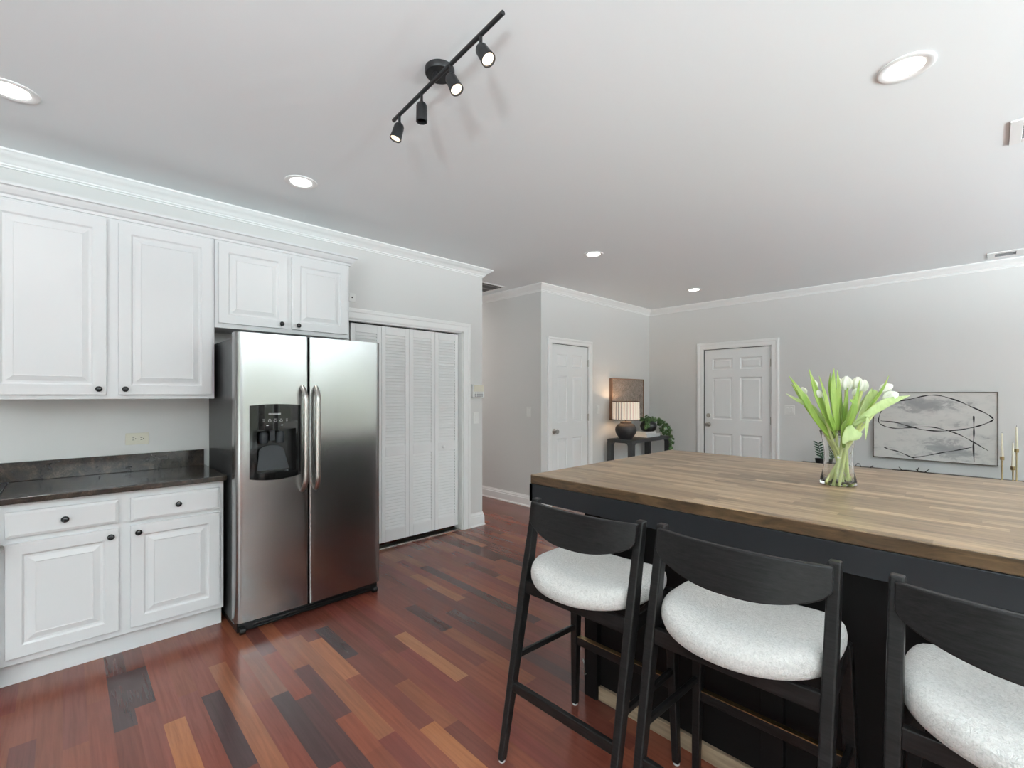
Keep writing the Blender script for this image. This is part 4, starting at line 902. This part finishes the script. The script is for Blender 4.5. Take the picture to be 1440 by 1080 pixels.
# ------------------------------------------------------------------ console table with lamp, books and plant
KX0, KX1, KY0, KY1, KZ = 5.44, 6.52, 3.30, 3.70, 0.78
kt = thing('console_table', 'charcoal wood console table with square legs against the back wall', 'table', (KX0, KY0, 0))
bm = B(); box(bm, KX0, KX1, KY0, KY1, KZ - 0.045, KZ); obj('top', bm, m_console, kt, bevel=0.006)
for (x, y) in ((KX0, KY0), (KX0, KY1 - 0.07), (KX1 - 0.07, KY0), (KX1 - 0.07, KY1 - 0.07)):
    bm = B(); box(bm, x, x + 0.07, y, y + 0.07, 0, KZ - 0.045)
    sx_ = 1 if x < 6 else -1; sy_ = 1 if y < 3.5 else -1
    # small curved brackets where leg meets top
    for ax in (0, 1):
        pl = []
        for i in range(7):
            t = PI / 2 * i / 6; pl.append((0.04 - 0.04 * math.sin(t), -0.04 + 0.04 * math.cos(t)))
        poly = [(0, 0)] + [(0.04 * (1 - math.cos(PI / 2 * i / 6)), -0.04 * (1 - math.sin(PI / 2 * i / 6))) for i in range(6, -1, -1)]
        if ax == 0:
            xx = x + (0.07 if sx_ > 0 else 0); prism(bm, poly, lambda u, v, w: Vector((xx + sx_ * u, w, KZ - 0.045 + v)), y, y + 0.07)
        else:
            yy = y + (0.07 if sy_ > 0 else 0); prism(bm, poly, lambda u, v, w: Vector((w, yy + sy_ * u, KZ - 0.045 + v)), x, x + 0.07)
    obj('leg', bm, m_console, kt)
LPX, LPY = 5.60, 3.50
lp = thing('table_lamp', 'round dark ceramic table lamp with a lit pleated cream shade', 'lamp', (LPX, LPY, KZ))
bm = B(); lathe(bm, [(0, 0), (0.085, 0), (0.105, 0.03), (0.135, 0.08), (0.146, 0.125), (0.140, 0.165), (0.115, 0.200), (0.085, 0.215), (0.0, 0.215)], (LPX, LPY, KZ), n=40); obj('base', bm, m_ceram, lp, smooth=True)
bm = B(); lathe(bm, [(0.083, 0.213), (0.078, 0.222), (0.078, 0.238), (0.084, 0.245), (0.0, 0.247)], (LPX, LPY, KZ), n=32, close=False); cyl(bm, (LPX, LPY, KZ + 0.24), (LPX, LPY, KZ + 0.33), 0.008, n=10); obj('neck', bm, m_neck, lp, smooth=True)
bm = B(); NP = 168; z0, z1 = KZ + 0.270, KZ + 0.520; rb_, rt_ = 0.186, 0.183
lay = []
for z, rr in ((z0, rb_), (z1, rt_)): lay.append([bm.verts.new((LPX + (rr - (0.006 if i % 6 == 0 else 0)) * math.cos(2 * PI * i / NP), LPY + (rr - (0.006 if i % 6 == 0 else 0)) * math.sin(2 * PI * i / NP), z)) for i in range(NP)])
for i in range(NP):
    f = bm.faces.new([lay[0][i], lay[0][(i + 1) % NP], lay[1][(i + 1) % NP], lay[1][i]]); f.material_index = 1 if i % 6 in (5,) else 0
sh = obj('lamp_shade', bm, [m_shade, m_shadow_pleat], lp); m_ = sh.modifiers.new('t', 'SOLIDIFY'); m_.thickness = 0.002
bm = B()
for z, rr in ((z0, rb_ + 0.002), (z1, rt_ + 0.002)): lathe(bm, [(rr - 0.004, -0.006), (rr, -0.006), (rr, 0.006), (rr - 0.004, 0.006), (rr - 0.004, -0.006)], (LPX, LPY, z), n=56, close=False)
obj('shade_trim', bm, m_shtrim, lp)
bm = B(); lathe(bm, [(0, 0), (0.02, 0.01), (0.03, 0.04), (0.02, 0.07), (0, 0.075)], (LPX, LPY, KZ + 0.33), n=20); obj('bulb', bm, m_bulb, lp, smooth=True)
l_ = bpy.data.lights.new('lamp_bulb', 'POINT'); l_.energy = 2.6; l_.color = (1, 0.68, 0.42); l_.shadow_soft_size = 0.03
lo = bpy.data.objects.new('lamp_bulb', l_); C.objects.link(lo); lo.location = (LPX, LPY, KZ + 0.44)
def book(label, x0, x1, y0, y1, z0, h):
    r = thing('book', label, 'book', ((x0 + x1) / 2, (y0 + y1) / 2, z0), 'pale books under the potted plant')
    bm = B(); box(bm, x0, x1, y0, y1, z0, z0 + 0.003); box(bm, x0, x1, y0, y1, z0 + h - 0.003, z0 + h); box(bm, x0, x1, y0, y0 + 0.003, z0 + 0.003, z0 + h - 0.003); obj('cover', bm, m_book, r)
    bm = B(); box(bm, x0 + 0.004, x1 - 0.004, y0 + 0.003, y1 - 0.005, z0 + 0.003, z0 + h - 0.003); obj('pages', bm, m_pages, r)
book('pale grey book at the bottom of the stack under the plant', 5.98, 6.36, 3.39, 3.64, KZ, 0.045)
book('pale grey book directly under the black pot', 6.00, 6.29, 3.42, 3.64, KZ + 0.045, 0.030)
PC = Vector((6.215, 3.50, KZ + 0.075))
pp = thing('potted_ivy', 'trailing green ivy in a round black pot on two books', 'plant', PC)
bm = B(); lathe(bm, [(0, 0), (0.082, 0), (0.10, 0.02), (0.120, 0.062), (0.122, 0.085), (0.108, 0.118), (0.088, 0.138), (0.092, 0.152), (0.082, 0.152), (0.080, 0.135), (0.0, 0.13)], PC, n=40)
obj('pot', bm, m_pot, pp, smooth=True, angle=50)
rn = random.Random(5); bm = B(); bs = B()
def ivy_leaf(bm, p, nrm, s, rot):
    nrm = nrm.normalized(); a, b = frame_axes(nrm); d = a * math.cos(rot) + b * math.sin(rot); e = nrm.cross(d)
    pts = [(0, 0), (0.35, -0.45), (0.75, -0.32), (0.62, -0.12), (1.0, 0), (0.62, 0.12), (0.75, 0.32), (0.35, 0.45)]
    vs = [bm.verts.new(p + d * (u * s) + e * (v * s) - nrm * (abs(v) * s * 0.25)) for u, v in pts]; cn = bm.verts.new(p + d * (0.4 * s) + nrm * 0.1 * s)
    for i in range(8): bm.faces.new([vs[i], vs[(i + 1) % 8], cn])
for i in range(50):
    th = rn.random() * 2 * PI; r_ = 0.10 * math.sqrt(rn.random()) + 0.01; h = 0.155 + 0.10 * (1 - (r_ / 0.12) ** 2) * rn.random()
    p = PC + Vector((r_ * math.cos(th), r_ * math.sin(th), h)); ivy_leaf(bm, p, Vector((math.cos(th) * 0.5 - 0.6, math.sin(th) * 0.5 - 0.6, 0.6 + rn.random())), 0.035 + 0.025 * rn.random(), rn.random() * 6.3)
trails = [[(0.06, -0.06, 0.16), (0.18, -0.14, 0.14), (0.22, -0.22, 0.02), (0.23, -0.245, -0.10), (0.22, -0.25, -0.25), (0.21, -0.25, -0.36)], [(0.05, -0.08, 0.17), (0.16, -0.14, 0.13), (0.20, -0.17, 0.02), (0.22, -0.19, -0.04)], [(0.08, 0.0, 0.18), (0.22, -0.02, 0.14), (0.29, -0.05, 0.02), (0.31, -0.10, -0.06)],
          [(-0.05, -0.05, 0.15), (-0.16, -0.07, 0.12), (-0.21, -0.09, 0.08)], [(0.03, 0.05, 0.16), (0.12, 0.05, 0.18), (0.22, 0.02, 0.10)]]
for tr_ in trails:
    pts = []
    for a, b in zip(tr_, tr_[1:]):
        for k_ in range(5): pts.append(PC + Vector(a).lerp(Vector(b), k_ / 5))
    pts.append(PC + Vector(tr_[-1])); tube(bs, pts, 0.003, 6)
    for p in pts[2:]:
        for q in range(2): ivy_leaf(bm, p + Vector((rn.uniform(-.012, .012), rn.uniform(-.012, .012), rn.uniform(-.012, .012))), Vector((-0.7 + rn.uniform(-.5, .5), -0.7 + rn.uniform(-.5, .5), rn.uniform(0, .9))), 0.035 + 0.022 * rn.random(), rn.random() * 6.3)
obj('vines', bs, m_ivy, pp, smooth=True); obj('leaves', bm, m_ivy, pp)
# framed artwork on the back wall
AX0, AX1, AZ0, AZ1 = 5.60, 6.47, 1.035, 1.632
aw = thing('framed_artwork', 'taupe textured artwork in a deep walnut frame behind the lamp', 'artwork', ((AX0 + AX1) / 2, YC, AZ0))
bm = B()
for q in ((AX0, AX0 + 0.014, AZ0, AZ1), (AX1 - 0.014, AX1, AZ0, AZ1), (AX0 + 0.014, AX1 - 0.014, AZ0, AZ0 + 0.014), (AX0 + 0.014, AX1 - 0.014, AZ1 - 0.014, AZ1)): box(bm, q[0], q[1], YC - 0.05, YC - 0.001, q[2], q[3])
obj('frame', bm, m_artframe, aw, bevel=0.001)
bm = B(); box(bm, AX0 + 0.014, AX1 - 0.014, YC - 0.040, YC - 0.003, AZ0 + 0.014, AZ1 - 0.014); obj('picture', bm, m_art, aw)

# ------------------------------------------------------------------ far wall: canvas, sideboard and ornaments
GY0, GY1, GZ0, GZ1 = -0.078, 0.915, 0.682, 1.425; GX = XF
cv_ = thing('abstract_canvas', 'wide grey abstract canvas with looping charcoal lines on the far wall', 'painting', (GX, (GY0 + GY1) / 2, GZ0))
bm = B(); box(bm, GX - 0.040, GX - 0.002, GY0 + 0.008, GY1 - 0.008, GZ0 + 0.008, GZ1 - 0.008); obj('canvas', bm, m_canvas, cv_)
bm = B()
for q in ((GY0, GY0 + 0.008, GZ0, GZ1), (GY1 - 0.008, GY1, GZ0, GZ1), (GY0 + 0.008, GY1 - 0.008, GZ0, GZ0 + 0.008), (GY0 + 0.008, GY1 - 0.008, GZ1 - 0.008, GZ1)): box(bm, GX - 0.046, GX - 0.001, q[0], q[1], q[2], q[3])
obj('frame', bm, m_cframe, cv_)
# the lines, as fractions of the picture (from its left edge, from its top)
lines = [([(.085, .13), (.16, .145), (.30, .115), (.42, .065), (.50, .045), (.58, .055), (.70, .12), (.82, .215), (.92, .30), (.962, .36), (.955, .39), (.90, .44), (.82, .49), (.70, .535), (.55, .56), (.42, .545), (.30, .50), (.20, .455), (.07, .44)], .006),
         ([(.085, .25), (.06, .35), (.05, .45), (.08, .50), (.14, .535), (.22, .545), (.34, .525), (.48, .505), (.60, .535), (.72, .60), (.82, .69), (.93, .80)], .005),
         ([(.825, .33), (.826, .45), (.826, .60), (.823, .75), (.828, .97)], .006), ([(.10, .84), (.15, .87), (.22, .89), (.30, .94), (.37, .985)], .005), ([(.34, .97), (.45, .93), (.60, .86), (.72, .81), (.83, .755)], .005)]
for ln, w in lines:
    bm = B(); pts = [Vector((GX - 0.0405, GY1 - u * (GY1 - GY0), GZ1 - v_ * (GZ1 - GZ0))) for u, v_ in ln]; sm = []
    for i in range(len(pts) - 1):
        a, b, c, d = pts[max(i - 1, 0)], pts[i], pts[i + 1], pts[min(i + 2, len(pts) - 1)]
        for k_ in range(5):
            t = k_ / 5; sm.append(0.5 * ((2 * b) + (-a + c) * t + (2 * a - 5 * b + 4 * c - d) * t * t + (-a + 3 * b - 3 * c + d) * t ** 3))
    sm.append(pts[-1]); rows = []
    for i, p in enumerate(sm):
        d = (sm[min(i + 1, len(sm) - 1)] - sm[max(i - 1, 0)]).normalized(); s_ = Vector((0, -d.z, d.y)) * (w * (0.8 + 0.35 * math.sin(i * 0.9)) * 1.05)
        rows.append((bm.verts.new(p + s_), bm.verts.new(p - s_)))
    for A, Q in zip(rows, rows[1:]): bm.faces.new([A[0], Q[0], Q[1], A[1]])
    obj('charcoal_line', bm, m_ink, cv_)
SBZ = 0.56
sd = thing('sideboard', 'low dark sideboard hidden behind the island table under the canvas', 'sideboard', (6.30, 0.6, 0))
bm = B(); box(bm, 6.30, 6.69, -0.75, 1.62, SBZ - 0.03, SBZ); obj('top', bm, m_side, sd, bevel=0.003)
bm = B(); box(bm, 6.32, 6.69, -0.73, 1.60, 0.10, SBZ - 0.03); obj('body', bm, m_side, sd)
for y in (-0.72, 0.06, 0.84): 
    bm = B(); box(bm, 6.302, 6.32, y, y + 0.76, 0.12, SBZ - 0.045); obj('door', bm, m_side, sd, bevel=0.002)
for (x, y) in ((6.34, -0.70), (6.34, 1.53), (6.62, -0.70), (6.62, 1.53)):
    bm = B(); box(bm, x, x + 0.04, y, y + 0.04, 0, 0.10); obj('leg', bm, m_side, sd)
def candle(label, y, zc, zt, x):
    r = thing('candlestick', label, 'candle holder', (x, y, SBZ), 'slim brass candlesticks on the sideboard')
    bm = B(); lathe(bm, [(0, 0), (0.045, 0), (0.045, 0.006), (0.008, 0.010), (0.0055, 0.02), (0.0055, zc - 0.035 - SBZ)], (x, y, SBZ), n=20); obj('stem', bm, m_brass, r, smooth=True)
    bm = B(); lathe(bm, [(0.006, -0.037), (0.016, -0.034), (0.017, 0.0), (0.012, 0.0), (0.012, -0.004)], (x, y, zc), n=18); obj('cup', bm, m_brass, r, smooth=True)
    c = thing('taper_candle', label.replace('candlestick holding', 'holder under').split(' on ')[0], 'candle', (x, y, zc - 0.002), 'cream taper candles on the brass holders')
    c['label'] = {0: 'cream taper candle left of the others, beside the canvas', 1: 'short-standing cream taper candle at the front of the pair', 2: 'tallest-standing cream taper candle of the pair', 3: 'cream taper candle cut by the right edge of the frame'}[len(CN)]; CN.append(1)
    bm = B(); lathe(bm, [(0.0, 0), (0.0115, 0), (0.006, zt - zc - 0.01), (0, zt - zc)], (x, y, zc - 0.002), n=16); obj('wax', bm, m_candle, c, smooth=True)
    bm = B(); cyl(bm, (x, y, zt - 0.004), (x, y, zt + 0.008), 0.0012, n=6); obj('wick', bm, m_ink, c)
CN = []
candle('slim brass candlestick standing alone beside the canvas', -0.100, 0.800, 1.030, 6.50)
candle('shorter slim brass candlestick of the pair at the right', -0.171, 0.716, 0.945, 6.46)
candle('taller slim brass candlestick of the pair at the right', -0.196, 0.880, 1.095, 6.53)
candle('slim brass candlestick at the very right edge of the frame', -0.262, 0.770, 1.000, 6.50)
zz = thing('zz_plant', 'dark glossy-leaved plant on the sideboard seen left of the vase', 'plant', (6.48, 1.38, SBZ))
bm = B(); lathe(bm, [(0, 0), (0.05, 0), (0.065, 0.075), (0.06, 0.075), (0.055, 0.065), (0, 0.065)], (6.48, 1.38, SBZ), n=24, close=False); obj('pot', bm, m_pot, zz, smooth=True)
bm = B(); bs = B()
for (dx, dy, hh) in ((0.0, 0.02, 0.25), (0.03, -0.07, 0.19), (-0.03, -0.12, 0.14)):
    b0 = Vector((6.48, 1.38, SBZ + 0.06)); b1 = Vector((6.48 + dx * 2, 1.38 + dy * 1.5, SBZ + hh)); tube(bs, [b0, b0.lerp(b1, 0.5) + Vector((0, 0, 0.01)), b1], 0.004, 6)
    for i in range(6):
        p = b0.lerp(b1, 0.2 + 0.8 * i / 5)
        for s in (-1, 1):
            d = Vector((0, s, 0.55)).normalized(); q = p + d * 0.062
            ribbon(bm, [p, p + d * 0.030, q], [0.003, 0.020, 0.001], (-1, 0, 0.3), 0.2, seg=4)
obj('stalks', bs, m_zz, zz); obj('leaves', bm, m_zz, zz)
wb = thing('wire_basket', 'black wire tray with a round handle on the sideboard', 'basket', (6.5, 1.0, SBZ))
bm = B(); box(bm, 6.42, 6.58, 0.90, 1.12, SBZ, SBZ + 0.012)
for y in (0.90, 1.115): box(bm, 6.42, 6.58, y, y + 0.005, SBZ + 0.012, SBZ + 0.035)
obj('tray', bm, m_wire, wb)
bm = B(); tube(bm, [(6.44, 1.015 + 0.024 * math.cos(PI * i / 12), SBZ + 0.012 + 0.05 * math.sin(PI * i / 12)) for i in range(13)], 0.003, 8); obj('handle', bm, m_wire, wb)
tw = thing('driftwood_branch', 'dark forked branch ornament lying on the sideboard', 'ornament', (6.5, 0.52, SBZ))
bm = B(); tube(bm, [(6.5, 0.72, SBZ + 0.012), (6.49, 0.60, SBZ + 0.020), (6.5, 0.50, SBZ + 0.016), (6.5, 0.36, SBZ + 0.012)], [0.006, 0.011, 0.011, 0.005], 8)
for (a, b) in (((0.64), (0.668, 0.052)), ((0.52), (0.505, 0.064)), ((0.46), (0.42, 0.058)), ((0.50), (0.53, 0.048))): tube(bm, [(6.5, a, SBZ + 0.016), (6.5, b[0] , SBZ + b[1])], [0.006, 0.003], 6)
o_ = obj('branch', bm, m_twig, tw, smooth=True)
